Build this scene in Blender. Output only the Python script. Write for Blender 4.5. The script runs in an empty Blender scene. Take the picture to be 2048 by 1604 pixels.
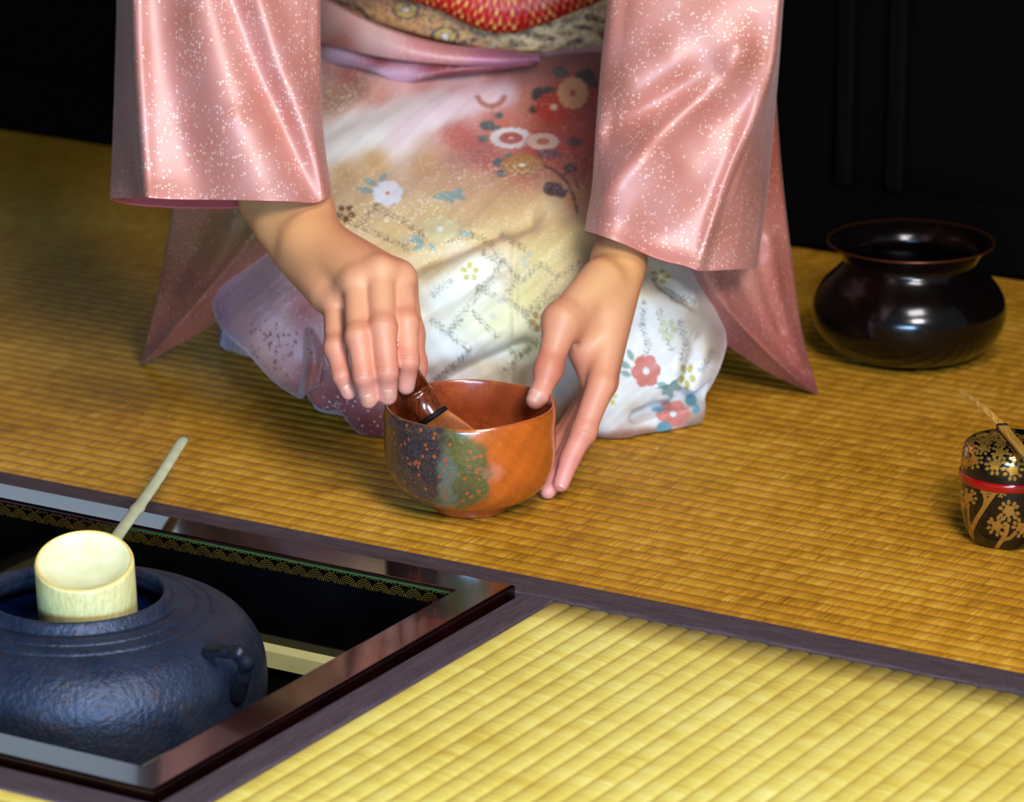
import bpy, math, random
import numpy as np
from mathutils import Vector, Matrix

random.seed(7); rng = np.random.default_rng(7)
SC = bpy.context.scene
COL = SC.collection

# ------------------------------------------------------------------ camera
F_PX, PITCH, CAM_H = 8268.1, math.radians(17.137), 0.95426
CP, SP = math.cos(PITCH), math.sin(PITCH)

def at(px, py, Y):
    """photo position (2048 x 1604 frame) at world depth Y -> world point(s)"""
    px = np.asarray(px, float); py = np.asarray(py, float); Y = np.asarray(Y, float)
    a = (px - 1024.0) / F_PX; b = (802.0 - py) / F_PX
    t = Y / (CP + b * SP)
    return np.stack([a * t, Y + 0 * a, CAM_H + (b * CP - SP) * t], -1)

def at_z(px, py, z):
    b = (802.0 - py) / F_PX
    t = (z - CAM_H) / (b * CP - SP)
    return np.array([(px - 1024.0) / F_PX * t, (CP + b * SP) * t, z])

def proj(P):
    P = np.asarray(P, float)
    X, Y, Z = P[..., 0], P[..., 1], P[..., 2] - CAM_H
    d = Y * CP - Z * SP; u = Y * SP + Z * CP
    return 1024 + F_PX * X / d, 802 - F_PX * u / d

cam_d = bpy.data.cameras.new('camera'); cam = bpy.data.objects.new('camera', cam_d); COL.objects.link(cam)
cam.location = (0, 0, CAM_H); cam.rotation_euler = (math.pi / 2 - PITCH, 0, 0)
cam_d.sensor_width = 36.0; cam_d.lens = F_PX / 2048 * 36.0
cam_d.clip_start = 0.05; cam_d.clip_end = 60
cam_d.dof.use_dof = True; cam_d.dof.focus_distance = 2.87; cam_d.dof.aperture_fstop = 8.5
SC.camera = cam
SC.view_settings.view_transform = 'Standard'
SC.view_settings.look = 'None'

# ------------------------------------------------------------------ objects
def lin(c):
    c = np.asarray(c, float) / 255.0
    return np.where(c <= 0.04045, c / 12.92, ((c + 0.055) / 1.055) ** 2.4)

def L4(*c):
    v = lin(c); return (float(v[0]), float(v[1]), float(v[2]), 1.0)

def empty(name, loc, label, cat, group=None, rotz=0.0):
    o = bpy.data.objects.new(name, None); COL.objects.link(o)
    o.empty_display_size = 0.02; o.location = loc; o.rotation_euler = (0, 0, rotz)
    o['label'] = label; o['category'] = cat
    if group: o['group'] = group
    return o

def tag(o, label, cat, group=None):
    o['label'] = label; o['category'] = cat
    if group: o['group'] = group
    return o

def mesh_obj(name, V, Fc, mat, parent=None, smooth=True, col=None, speck=None, world=True):
    """V (n,3) array in WORLD coordinates; Fc list/array of faces"""
    V = np.asarray(V, float)
    me = bpy.data.meshes.new(name)
    if isinstance(Fc, np.ndarray):
        nf, k = Fc.shape
        me.vertices.add(len(V)); me.vertices.foreach_set('co', V.astype(np.float32).ravel())
        me.loops.add(nf * k); me.loops.foreach_set('vertex_index', Fc.astype(np.int32).ravel())
        me.polygons.add(nf); me.polygons.foreach_set('loop_start', np.arange(0, nf * k, k, dtype=np.int32))
        me.update(calc_edges=True)
    else:
        me.from_pydata([tuple(v) for v in V], [], Fc)
    me.validate()
    if smooth:
        me.polygons.foreach_set('use_smooth', np.ones(len(me.polygons), dtype=bool))
    if col is not None:
        a = me.color_attributes.new('paint', 'FLOAT_COLOR', 'POINT')
        c = np.ones((len(V), 4), np.float32); c[:, :3] = col
        a.data.foreach_set('color', c.ravel())
    if speck is not None:
        a = me.attributes.new('speck', 'FLOAT', 'POINT'); a.data.foreach_set('value', np.asarray(speck, np.float32))
    if mat is not None: me.materials.append(mat)
    o = bpy.data.objects.new(name, me); COL.objects.link(o)
    if parent is not None:
        o.parent = parent
        if world:
            bpy.context.view_layer.update()
            o.matrix_parent_inverse = parent.matrix_world.inverted()
    return o

def catmull(P, n, closed=False):
    """sample n points along a Catmull-Rom through P (k,d)"""
    P = np.asarray(P, float); k = len(P)
    if closed:
        t = np.linspace(0, k, n, endpoint=False)
    else:
        t = np.linspace(0, k - 1, n)
    i = np.floor(t).astype(int); 
    if not closed: i = np.minimum(i, k - 2)
    f = (t - i)[:, None]
    if closed:
        g = lambda j: P[(i + j) % k]
    else:
        Q = np.vstack([2 * P[0] - P[1], P, 2 * P[-1] - P[-2]])
        g = lambda j: Q[np.clip(i + j + 1, 0, k + 1)]
    p0, p1, p2, p3 = g(-1), g(0), g(1), g(2)
    return 0.5 * ((2 * p1) + (-p0 + p2) * f + (2 * p0 - 5 * p1 + 4 * p2 - p3) * f ** 2 + (-p0 + 3 * p1 - 3 * p2 + p3) * f ** 3)

def grid_faces(nr, nc, closed_c=False):
    r = np.arange(nr - 1)[:, None]; c = np.arange(nc if closed_c else nc - 1)[None, :]
    c2 = (c + 1) % nc
    return np.stack([r * nc + c, r * nc + c2, (r + 1) * nc + c2, (r + 1) * nc + c], -1).reshape(-1, 4)

def lathe(profile, n=96, center=(0, 0, 0), axis=None, samples=None):
    """profile [(r,z)...]; returns V,F; axis = 3x3 matrix or None"""
    pr = np.asarray(profile, float)
    if samples: pr = catmull(pr, samples)
    a = np.linspace(0, 2 * np.pi, n, endpoint=False)
    V = np.stack([pr[:, 0][:, None] * np.cos(a), pr[:, 0][:, None] * np.sin(a), pr[:, 1][:, None] + 0 * a], -1).reshape(-1, 3)
    if axis is not None: V = V @ np.asarray(axis).T
    return V + np.asarray(center), grid_faces(len(pr), n, True)

def frame_from(d, up=(0, 0, 1)):
    d = np.asarray(d, float); d = d / np.linalg.norm(d)
    x = np.cross(up, d)
    if np.linalg.norm(x) < 1e-6: x = np.array([1., 0, 0])
    x /= np.linalg.norm(x); y = np.cross(d, x)
    return np.stack([x, y, d], 1)      # columns

def tube(P, R, n=16, caps=True, squash=1.0):
    """sweep along polyline P with radii R; closed ends"""
    P = np.asarray(P, float); k = len(P); R = np.broadcast_to(np.asarray(R, float), (k,))
    T = np.gradient(P, axis=0); T /= np.linalg.norm(T, axis=1)[:, None] + 1e-12
    a = np.linspace(0, 2 * np.pi, n, endpoint=False)
    x = None; V = []
    for i in range(k):
        t = T[i]
        if x is None:
            x = np.cross(t, (0, 0, 1.0) if abs(t[2]) < .9 else (1., 0, 0))
        x = x - t * np.dot(x, t); x /= np.linalg.norm(x); y = np.cross(t, x)
        V.append(P[i] + R[i] * (np.cos(a)[:, None] * x + squash * np.sin(a)[:, None] * y))
    V = np.concatenate(V); Fc = [tuple(f) for f in grid_faces(k, n, True)]
    if caps:
        Fc.append(tuple(range(n - 1, -1, -1))); Fc.append(tuple((k - 1) * n + j for j in range(n)))
    return V, Fc

def join(parts):
    V = []; Fc = []; o = 0
    for v, f in parts:
        V.append(np.asarray(v)); Fc += [tuple(int(i) + o for i in q) for q in f]; o += len(v)
    return np.concatenate(V), Fc

def box(c0, c1, ax=None, org=(0, 0, 0), bev=0.0):
    """box with chamfered edges between local corners; ax = 3x3 (columns = axes)"""
    c0 = np.array(c0, float); c1 = np.array(c1, float); m = (c0 + c1) / 2; h = (c1 - c0) / 2
    if bev <= 0:
        s = np.array([[x, y, z] for x in (-1, 1) for y in (-1, 1) for z in (-1, 1)], float) * h
        Fc = [(0, 1, 3, 2), (4, 6, 7, 5), (0, 4, 5, 1), (2, 3, 7, 6), (0, 2, 6, 4), (1, 5, 7, 3)]
        V = s + m
    else:
        b = min(bev, *(h * .98)); pts = []; idx = {}
        for sx in (-1, 1):
            for sy in (-1, 1):
                for sz in (-1, 1):
                    S = np.array([sx, sy, sz])
                    for a in range(3):
                        q = (h - b) * S; q[a] = h[a] * S[a]
                        idx[(sx, sy, sz, a)] = len(pts); pts.append(q + m)
        V = np.array(pts); Fc = []
        for a in range(3):
            u, w = (a + 1) % 3, (a + 2) % 3
            for s in (-1, 1):
                q = []
                for su, sw in ((-1, -1), (1, -1), (1, 1), (-1, 1)):
                    S = [0, 0, 0]; S[a] = s; S[u] = su; S[w] = sw; q.append(idx[(*S, a)])
                Fc.append(tuple(q if s > 0 else q[::-1]))
            for su in (-1, 1):
                for sw in (-1, 1):
                    S0 = [0, 0, 0]; S0[a] = -1; S0[u] = su; S0[w] = sw; S1 = S0[:]; S1[a] = 1
                    q = (idx[(*S0, u)], idx[(*S1, u)], idx[(*S1, w)], idx[(*S0, w)])
                    Fc.append(q if su * sw > 0 else q[::-1])
        for sx in (-1, 1):
            for sy in (-1, 1):
                for sz in (-1, 1):
                    q = tuple(idx[(sx, sy, sz, a)] for a in range(3))
                    Fc.append(q if sx * sy * sz > 0 else q[::-1])
    if ax is not None: V = V @ np.asarray(ax).T
    return V + np.asarray(org), Fc

# ------------------------------------------------------------------ signed-distance sculpting
class Sculpt:
    BIG = 0.05
    def __init__(s, lo, hi, h):
        s.lo = np.array(lo, float); s.h = h
        s.n = np.ceil((np.array(hi) - s.lo) / h).astype(int) + 1
        s.D = np.full(s.n, s.BIG, np.float32); s.prims = []
    @staticmethod
    def _seg(P, a, b, ra, rb, sc=None):
        if sc is not None: P = P * sc; a = a * sc; b = b * sc
        ba = b - a; L = float(ba @ ba) + 1e-12
        t = np.clip(((P - a) @ ba) / L, 0, 1)
        q = P - a - t[..., None] * ba
        return np.sqrt((q * q).sum(-1)) - (ra + (rb - ra) * t)
    def seg(s, a, b, ra, rb=None, k=0.006, sub=False):
        a = np.asarray(a, float); b = np.asarray(b, float); rb = ra if rb is None else rb
        s.prims.append((a, b, ra, rb, k, sub))
        m = max(ra, rb) + k + (s.BIG * .5 if not sub else .004)
        i0 = np.maximum(np.floor((np.minimum(a, b) - m - s.lo) / s.h).astype(int), 0)
        i1 = np.minimum(np.ceil((np.maximum(a, b) + m - s.lo) / s.h).astype(int) + 1, s.n)
        if (i1 <= i0).any(): return
        g = [(s.lo[j] + s.h * np.arange(i0[j], i1[j])) for j in range(3)]
        P = np.stack(np.meshgrid(*g, indexing='ij'), -1)
        d = s._seg(P, a, b, ra, rb).astype(np.float32)
        sl = tuple(slice(i0[j], i1[j]) for j in range(3))
        s.D[sl] = s._mix(s.D[sl], d, k, sub)
    @staticmethod
    def _mix(D, d, k, sub):
        if sub:
            t = np.clip(.5 - .5 * (D + d) / k, 0, 1)
            return D + (-d - D) * t + k * t * (1 - t)
        t = np.clip(.5 + .5 * (D - d) / k, 0, 1)
        return D + (d - D) * t - k * t * (1 - t)
    def chain(s, pts, radii, k=0.006):
        for i in range(len(pts) - 1): s.seg(pts[i], pts[i + 1], radii[i], radii[i + 1], k)
    def ev(s, P):
        D = np.full(P.shape[:-1], s.BIG)
        for a, b, ra, rb, k, sub in s.prims: D = s._mix(D, s._seg(P, a, b, ra, rb), k, sub)
        return D
    def surface(s):
        D = s.D; n = s.n; neg = D < 0
        c = [neg[i:n[0] - 1 + i, j:n[1] - 1 + j, k:n[2] - 1 + k] for i in (0, 1) for j in (0, 1) for k in (0, 1)]
        anyn = c[0].copy(); alln = c[0].copy()
        for q in c[1:]: anyn |= q; alln &= q
        act = anyn & ~alln
        I = np.argwhere(act); m = len(I)
        idx = np.full(act.shape, -1, np.int32); idx[act] = np.arange(m, dtype=np.int32)
        acc = np.zeros((m, 3)); cnt = np.zeros(m)
        off = [(i, j, k) for i in (0, 1) for j in (0, 1) for k in (0, 1)]
        val = {o: D[I[:, 0] + o[0], I[:, 1] + o[1], I[:, 2] + o[2]].astype(float) for o in off}
        for o in off:
            for a in range(3):
                if o[a]: continue
                p = list(o); p[a] = 1; p = tuple(p)
                x, y = val[o], val[p]; cr = (x < 0) != (y < 0)
                t = np.where(cr, x / np.where(cr, x - y, 1), 0)
                pos = np.tile(np.array(o, float), (m, 1)); pos[:, a] += t
                acc[cr] += pos[cr]; cnt[cr] += 1
        V = s.lo + s.h * (I + acc / cnt[:, None])
        Fs = []
        for a in range(3):
            u, w = (a + 1) % 3, (a + 2) % 3
            sl0 = [slice(None)] * 3; sl1 = [slice(None)] * 3
            sl0[a] = slice(0, -1); sl1[a] = slice(1, None)
            for q in (u, w): sl0[q] = slice(1, -1); sl1[q] = slice(1, -1)
            A, B = neg[tuple(sl0)], neg[tuple(sl1)]
            E = np.argwhere(A != B)
            flip = A[tuple(E.T)]
            E = E.copy(); E[:, u] += 1; E[:, w] += 1
            def ix(du, dw):
                q = E.copy(); q[:, u] += du; q[:, w] += dw; return idx[tuple(q.T)]
            Q = np.stack([ix(-1, -1), ix(0, -1), ix(0, 0), ix(-1, 0)], 1)
            Q[~flip] = Q[~flip][:, ::-1]
            Fs.append(Q)
        Fq = np.concatenate(Fs); Fq = Fq[(Fq >= 0).all(1)]
        return V, Fq

def vnormals(V, Fq):
    a = V[Fq[:, 2]] - V[Fq[:, 0]]; b = V[Fq[:, 3]] - V[Fq[:, 1]]
    n = np.cross(a, b); N = np.zeros_like(V)
    for j in range(4): np.add.at(N, Fq[:, j], n)
    return N / (np.linalg.norm(N, axis=1)[:, None] + 1e-12)

def relax(V, Fq, it=2, w=.5):
    for _ in range(it):
        S = np.zeros_like(V); c = np.zeros(len(V))
        for j in range(4):
            for o in (1, 3):
                np.add.at(S, Fq[:, j], V[Fq[:, (j + o) % 4]]); np.add.at(c, Fq[:, j], 1)
        V = V + w * (S / np.maximum(c, 1)[:, None] - V)
    return V

# ------------------------------------------------------------------ painting on photo-like coordinates of the cloth
def d_poly(x, y, pts):
    """distance to a polyline"""
    d = np.full(x.shape, 1e9); pts = np.asarray(pts, float)
    for (x0, y0), (x1, y1) in zip(pts[:-1], pts[1:]):
        ux, uy = x1 - x0, y1 - y0; L = ux * ux + uy * uy + 1e-9
        t = np.clip(((x - x0) * ux + (y - y0) * uy) / L, 0, 1)
        d = np.minimum(d, np.hypot(x - x0 - t * ux, y - y0 - t * uy))
    return d

def sst(e0, e1, v):
    t = np.clip((v - e0) / (e1 - e0), 0, 1); return t * t * (3 - 2 * t)

def idw(x, y, pts, pw=3.0, eps=14.0):
    W = np.zeros(x.shape); C = np.zeros(x.shape + (3,))
    for px, py, *c in pts:
        w = 1.0 / ((np.hypot(x - px, y - py) + eps) ** pw)
        W += w; C += w[..., None] * lin(c)
    return C / W[..., None]

def blend(C, m, c):
    C += np.clip(m, 0, 1)[..., None] * (lin(c) - C)

def wob(x, y, s, seed=0):
    return (np.sin(x * s * 1.3 + seed) * np.sin(y * s * 1.7 + seed * 2.1) + .6 * np.sin(x * s * 2.9 - y * s * 2.3 + seed * .7) + .4 * np.sin(x * s * 4.7 + y * s * 5.3 + seed * 1.3)) / 2

def flower(C, x, y, cx, cy, r, c, n=6, cc=None, sq=1.0, rot=0.0, cr=.22, notch=.16, gaps=False):
    dx = (x - cx); dy = (y - cy) / sq; a = np.arctan2(dy, dx) + rot; d = np.hypot(dx, dy)
    R = r * (1 - notch + notch * np.abs(np.cos(a * n / 2)) ** .6 * 1.15)
    blend(C, sst(R + 1.2, R - 1.2, d), c)
    if gaps:
        g = np.abs(np.sin(a * n / 2)) < .0
    if cc is not None: blend(C, sst(r * cr + 1.2, r * cr - 1.2, d), cc)

def petals(C, x, y, cx, cy, r, c, n=5, sq=1.0, rot=0.0, pr=.29, po=.64):
    for i in range(n):
        a = rot + i * 2 * math.pi / n
        qx, qy = cx + po * r * math.cos(a), cy + po * r * math.sin(a) * sq
        dx, dy = x - qx, (y - qy) / sq
        u = dx * math.cos(a) + dy * math.sin(a); v = -dx * math.sin(a) + dy * math.cos(a)
        d = np.hypot(u / 1.25, v)
        blend(C, sst(pr * r + 1.0, pr * r - 1.0, d), c)

def leaf(C, x, y, x0, y0, x1, y1, w, c):
    L = math.hypot(x1 - x0, y1 - y0); ux, uy = (x1 - x0) / L, (y1 - y0) / L
    t = ((x - x0) * ux + (y - y0) * uy) / L; v = np.abs(-(x - x0) * uy + (y - y0) * ux)
    R = w * np.sin(np.pi * np.clip(t, 0, 1)) ** .7
    blend(C, sst(1.2, -1.2, v - R) * (t > 0) * (t < 1), c)

def blob(C, x, y, cx, cy, rx, ry, c, soft=1.5, a=1.0):
    d = np.hypot((x - cx) / rx, (y - cy) / ry); s = soft / max(min(rx, ry), 1)
    blend(C, a * sst(1 + s, 1 - s, d), c)

def wrinkle(x, y, W):
    D = np.zeros(x.shape)
    for pts, w, amp in W:
        D += amp * np.exp(-(d_poly(x, y, pts) / w) ** 2)
    return D

# ------------------------------------------------------------------ materials
class NT:
    def __init__(s, name):
        s.m = bpy.data.materials.new(name); s.m.use_nodes = True
        s.t = s.m.node_tree; s.b = s.t.nodes['Principled BSDF']; s.out = s.t.nodes['Material Output']
    def n(s, typ, _op=None, **kw):
        nd = s.t.nodes.new(typ)
        if _op: nd.operation = _op
        for k, v in kw.items():
            if k.startswith('i_'):
                key = k[2:]; key = int(key) if key.isdigit() else key.replace('_', ' ')
                s.set(nd.inputs[key], v)
            else: setattr(nd, k, v)
        return nd
    def set(s, sock, v):
        if isinstance(v, bpy.types.NodeSocket): s.t.links.new(v, sock)
        elif isinstance(v, bpy.types.Node): s.t.links.new(v.outputs[0], sock)
        else: sock.default_value = v
    def p(s, **kw):
        for k, v in kw.items(): s.set(s.b.inputs[k.replace('_', ' ')], v)
    def math(s, op, a, b=0.0, c=None, clamp=False):
        nd = s.t.nodes.new('ShaderNodeMath'); nd.operation = op; nd.use_clamp = clamp
        s.set(nd.inputs[0], a); s.set(nd.inputs[1], b)
        if c is not None: s.set(nd.inputs[2], c)
        return nd.outputs[0]
    def mix(s, f, a, b, bt='MIX'):
        nd = s.t.nodes.new('ShaderNodeMix'); nd.data_type = 'RGBA'; nd.blend_type = bt
        s.set(nd.inputs[0], f); s.set(nd.inputs[6], a); s.set(nd.inputs[7], b)
        return nd.outputs[2]
    def ramp(s, f, stops, interp='LINEAR'):
        nd = s.t.nodes.new('ShaderNodeValToRGB'); cr = nd.color_ramp; cr.interpolation = interp
        while len(cr.elements) < len(stops): cr.elements.new(.5)
        for e, (p, c) in zip(cr.elements, stops):
            e.position = p; e.color = c if len(c) == 4 else (*c, 1)
        s.set(nd.inputs[0], f); return nd.outputs[0]
    def noise(s, vec, scale, detail=3.0, rough=.55, out=0, dist=0.0):
        nd = s.t.nodes.new('ShaderNodeTexNoise')
        if vec is not None: s.set(nd.inputs['Vector'], vec)
        nd.inputs['Scale'].default_value = scale; nd.inputs['Detail'].default_value = detail
        nd.inputs['Roughness'].default_value = rough; nd.inputs['Distortion'].default_value = dist
        return nd.outputs[out]
    def vor(s, vec, scale, out='Distance', rnd=1.0, feature='F1'):
        nd = s.t.nodes.new('ShaderNodeTexVoronoi'); nd.feature = feature
        if vec is not None: s.set(nd.inputs['Vector'], vec)
        nd.inputs['Scale'].default_value = scale; nd.inputs['Randomness'].default_value = rnd
        return nd.outputs[out]
    def obj(s):
        return s.t.nodes.new('ShaderNodeTexCoord').outputs['Object']
    def pos(s):
        return s.t.nodes.new('ShaderNodeNewGeometry').outputs['Position']
    def attr(s, name, out='Color'):
        nd = s.t.nodes.new('ShaderNodeAttribute'); nd.attribute_name = name; return nd.outputs[out]
    def vmul(s, vec, xyz):
        nd = s.t.nodes.new('ShaderNodeVectorMath'); nd.operation = 'MULTIPLY'
        s.set(nd.inputs[0], vec); nd.inputs[1].default_value = xyz; return nd.outputs[0]
    def sep(s, vec):
        nd = s.t.nodes.new('ShaderNodeSeparateXYZ'); s.set(nd.inputs[0], vec); return nd.outputs
    def comb(s, x, y, z):
        nd = s.t.nodes.new('ShaderNodeCombineXYZ')
        for i, v in enumerate((x, y, z)): s.set(nd.inputs[i], v)
        return nd.outputs[0]
    def bump(s, h, strength=.3, dist=.001):
        nd = s.t.nodes.new('ShaderNodeBump'); nd.inputs['Strength'].default_value = strength
        nd.inputs['Distance'].default_value = dist; s.set(nd.inputs['Height'], h)
        s.set(s.b.inputs['Normal'], nd.outputs[0]); return nd.outputs[0]

M = {}

def simple(name, col, rough=.5, spec=.5, metal=0.0, coat=0.0, var=0.0, scale=60, bump=0.0, bscale=300, coat_rough=.05):
    t = NT(name); v = t.obj()
    c = L4(*col)
    if var:
        d = tuple(x * (1 - var) for x in c[:3]) + (1,); e = tuple(min(x * (1 + var), 1) for x in c[:3]) + (1,)
        t.p(Base_Color=t.ramp(t.noise(v, scale, 4), [(.3, d), (.7, e)]))
    else: t.p(Base_Color=c)
    t.p(Roughness=rough, Metallic=metal, Coat_Weight=coat, Coat_Roughness=coat_rough)
    t.b.inputs['Specular IOR Level'].default_value = spec
    if bump: t.bump(t.noise(v, bscale, 4), bump, .001)
    M[name] = t.m; return t

# tatami: local x runs along the rows, local y across them (15 mm rows)
def tatami(name, lo, mid, hi, groove):
    t = NT(name); v = t.obj(); x, y, z = t.sep(v)
    row = t.math('DIVIDE', y, .015); ri = t.math('FLOOR', row); fr = t.math('FRACT', row)
    bow = t.math('MULTIPLY', t.math('POWER', t.math('SUBTRACT', fr, .5), 2.0), .0035)
    xx = t.math('ADD', x, bow)
    vec = t.comb(t.math('MULTIPLY', xx, 650.0), t.math('MULTIPLY', ri, 7.31), t.math('MULTIPLY', fr, .35))
    fib = t.noise(vec, 1.0, 2.0, .6)
    vec2 = t.comb(t.math('MULTIPLY', xx, 75.0), t.math('MULTIPLY', ri, 3.17), t.math('MULTIPLY', fr, .3))
    clump = t.noise(vec2, 1.0, 2.0, .5)
    broad = t.noise(v, 5.0, 3.0, .6)
    f = t.math('ADD', t.math('ADD', t.math('MULTIPLY', fib, .55), t.math('MULTIPLY', clump, .4)), t.math('MULTIPLY', t.math('SUBTRACT', broad, .5), .5))
    c = t.ramp(f, [(.22, L4(*lo)), (.47, L4(*mid)), (.72, L4(*hi))])
    e = t.math('ABSOLUTE', t.math('SUBTRACT', fr, .5))
    g = t.math('MULTIPLY', t.math('SUBTRACT', e, .37), 7.0, clamp=True)
    c = t.mix(t.math('MULTIPLY', g, .55), c, L4(*groove))  # groove shade deepened in the colour, on top of the relief
    flake = t.math('GREATER_THAN', t.noise(t.comb(t.math('MULTIPLY', xx, 260.0), t.math('MULTIPLY', ri, 5.7), t.math('MULTIPLY', fr, 1.2)), 1.0, 1.0, .4), .83)
    c = t.mix(t.math('MULTIPLY', flake, .55), c, L4(240, 228, 175))
    t.p(Base_Color=c, Roughness=.55); t.b.inputs['Specular IOR Level'].default_value = .2
    t.bump(fib, .5, .0007)
    M[name] = t.m
tatami('rush weave aged gold', (128, 82, 10), (184, 132, 32), (216, 170, 70), (88, 56, 8))
tatami('rush weave pale straw', (184, 152, 60), (214, 192, 100), (232, 218, 144), (150, 110, 36))

# cloth border
t = NT('border cloth'); v = t.obj()
w = t.noise(t.vmul(v, (40, 900, 900)), 1.0, 2, .6); w2 = t.noise(t.vmul(v, (1400, 300, 300)), 1.0, 2, .6)
t.p(Base_Color=t.ramp(t.math('ADD', t.math('MULTIPLY', w, .6), t.math('MULTIPLY', w2, .4)), [(.3, L4(34, 22, 26)), (.7, L4(96, 76, 82))]), Roughness=.8)
t.bump(w2, .4, .0006); M['border cloth'] = t.m

# lacquer
def lacquer(name, a, b, rough=.12, coat=.6):
    t = NT(name); v = t.obj()
    t.p(Base_Color=t.ramp(t.noise(v, 22, 3), [(.35, L4(*a)), (.7, L4(*b))]), Roughness=rough, Coat_Weight=coat, Coat_Roughness=.04)
    t.b.inputs['Coat IOR'].default_value = 1.5
    M[name] = t.m; return t
lacquer('dark red brown lacquer', (12, 2, 2), (30, 4, 3), .12, .5)
lacquer('black lacquer', (4, 4, 6), (8, 8, 10), .12, .6)
simple('gold lacquer', (196, 152, 52), .32, .5, .75, 0, .18, 90)
simple('green gold sheen', (70, 110, 60), .3, .5, .4)
simple('red lacquer', (150, 10, 14), .12, .5, 0, .7)
simple('pale clay', (196, 188, 132), .85, .2, 0, 0, .08, 40)
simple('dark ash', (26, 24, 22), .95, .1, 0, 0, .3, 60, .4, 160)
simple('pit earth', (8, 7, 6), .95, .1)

# cast iron kettle
t = NT('cast iron'); v = t.obj()
n1 = t.noise(v, 230, 4, .6); n2 = t.noise(v, 38, 3, .6); n3 = t.noise(v, 90, 3, .7)
c = t.ramp(n2, [(.3, L4(28, 40, 60)), (.6, L4(48, 55, 72)), (.78, L4(60, 52, 54))])
c = t.mix(t.math('MULTIPLY', t.math('SUBTRACT', n3, .56), 3.0, clamp=True), c, L4(70, 46, 40))
t.p(Base_Color=c, Metallic=.35, Roughness=t.math('ADD', t.math('MULTIPLY', n1, .25), .32))
t.bump(t.math('ADD', t.math('MULTIPLY', n1, .7), t.math('MULTIPLY', n3, .9)), .75, .0018); M['cast iron'] = t.m
simple('iron lug', (34, 34, 42), .38, .5, .3, 0, .3, 120, .3, 260)
simple('water', (6, 22, 60), .06, .5)

# bamboo
t = NT('pale bamboo'); v = t.obj()
s1 = t.noise(t.vmul(v, (420, 420, 18)), 1.0, 3, .6)
t.p(Base_Color=t.ramp(s1, [(.25, L4(198, 176, 108)), (.55, L4(218, 202, 140)), (.8, L4(230, 220, 168))]), Roughness=.5)
t.bump(s1, .25, .0006); M['pale bamboo'] = t.m
t = NT('cut bamboo node'); v = t.obj()
t.p(Base_Color=t.ramp(t.noise(v, 60, 3), [(.3, L4(214, 206, 148)), (.7, L4(230, 226, 178))]), Roughness=.6); M['cut bamboo node'] = t.m
simple('bamboo rim', (214, 182, 106), .55, .4, 0, 0, .12, 120)
simple('grey green bamboo', (196, 196, 160), .5, .4, 0, 0, .12, 70)
t = NT('smoked bamboo'); v = t.obj()
s1 = t.noise(t.vmul(v, (500, 500, 30)), 1.0, 3, .6)
t.p(Base_Color=t.ramp(s1, [(.3, L4(70, 26, 10)), (.6, L4(118, 50, 20)), (.8, L4(160, 82, 38))]), Roughness=.22, Coat_Weight=.5); M['smoked bamboo'] = t.m
simple('bamboo tine', (186, 112, 58), .4, .5, 0, 0, .15, 80)
simple('black thread', (16, 12, 16), .7, .3)
t = NT('tea scoop bamboo'); v = t.obj()
s1 = t.noise(t.vmul(v, (600, 30, 600)), 1.0, 3, .6)
t.p(Base_Color=t.ramp(s1, [(.3, L4(166, 116, 40)), (.7, L4(206, 164, 84))]), Roughness=.35, Coat_Weight=.2); M['tea scoop bamboo'] = t.m
simple('dark bamboo edge', (60, 30, 10), .5, .4)

# dark bronze waste-water bowl
t = NT('dark bronze'); v = t.obj()
t.p(Base_Color=t.ramp(t.noise(v, 25, 3), [(.35, L4(8, 4, 4)), (.7, L4(20, 10, 7))]), Metallic=.35, Roughness=.2, Coat_Weight=.35, Coat_Roughness=.12); M['dark bronze'] = t.m
simple('bronze rim', (96, 44, 20), .3, .5, .6)

# painted glaze (vertex paint + fine flecks, pale glints put into the colour)
t = NT('tea bowl glaze'); v = t.obj(); c = t.attr('paint')
fl = t.noise(v, 260, 6, .7, dist=1.2)
c2 = t.mix(t.ramp(fl, [(.52, (0, 0, 0, 1)), (.78, (.32, .32, .32, 1))]), c, L4(206, 150, 60))
sp = t.attr('speck', 'Fac')
gl = t.math('MULTIPLY', t.ramp(t.noise(v, 700, 2, .7), [(.52, (0, 0, 0, 1)), (.7, (1, 1, 1, 1))]), sp)
c2 = t.mix(t.math('MULTIPLY', gl, .16), c2, L4(150, 170, 160))
dots = t.math('LESS_THAN', t.math('ADD', t.vor(v, 165, 'Distance'), t.math('MULTIPLY', t.noise(v, 500, 1), .12)), .30)
dots = t.math('MULTIPLY', dots, t.math('GREATER_THAN', t.noise(v, 60, 1), .41))
c2 = t.mix(t.math('MULTIPLY', dots, sp), c2, L4(170, 84, 46))
t.p(Base_Color=c2, Roughness=.24, Coat_Weight=.6, Coat_Roughness=.06)
t.bump(t.noise(v, 140, 3, .6), .22, .001); M['tea bowl glaze'] = t.m

# skin
t = NT('skin'); c = t.attr('paint'); v = t.obj()
c = t.mix(t.math('MULTIPLY', t.noise(v, 900, 2, .6), .10), c, L4(120, 62, 36))
t.p(Base_Color=c, Roughness=.48, Subsurface_Weight=.12, Subsurface_Scale=.004)
t.b.inputs['Subsurface Radius'].default_value = (1.0, .35, .2)
t.b.inputs['Specular IOR Level'].default_value = .4
t.bump(t.math('ADD', t.noise(v, 700, 3, .6), t.noise(t.vmul(v, (1, 1, 4)), 160, 3, .6)), .12, .0008); M['skin'] = t.m
simple('nail', (222, 160, 136), .28, .5, 0, .3)

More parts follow.
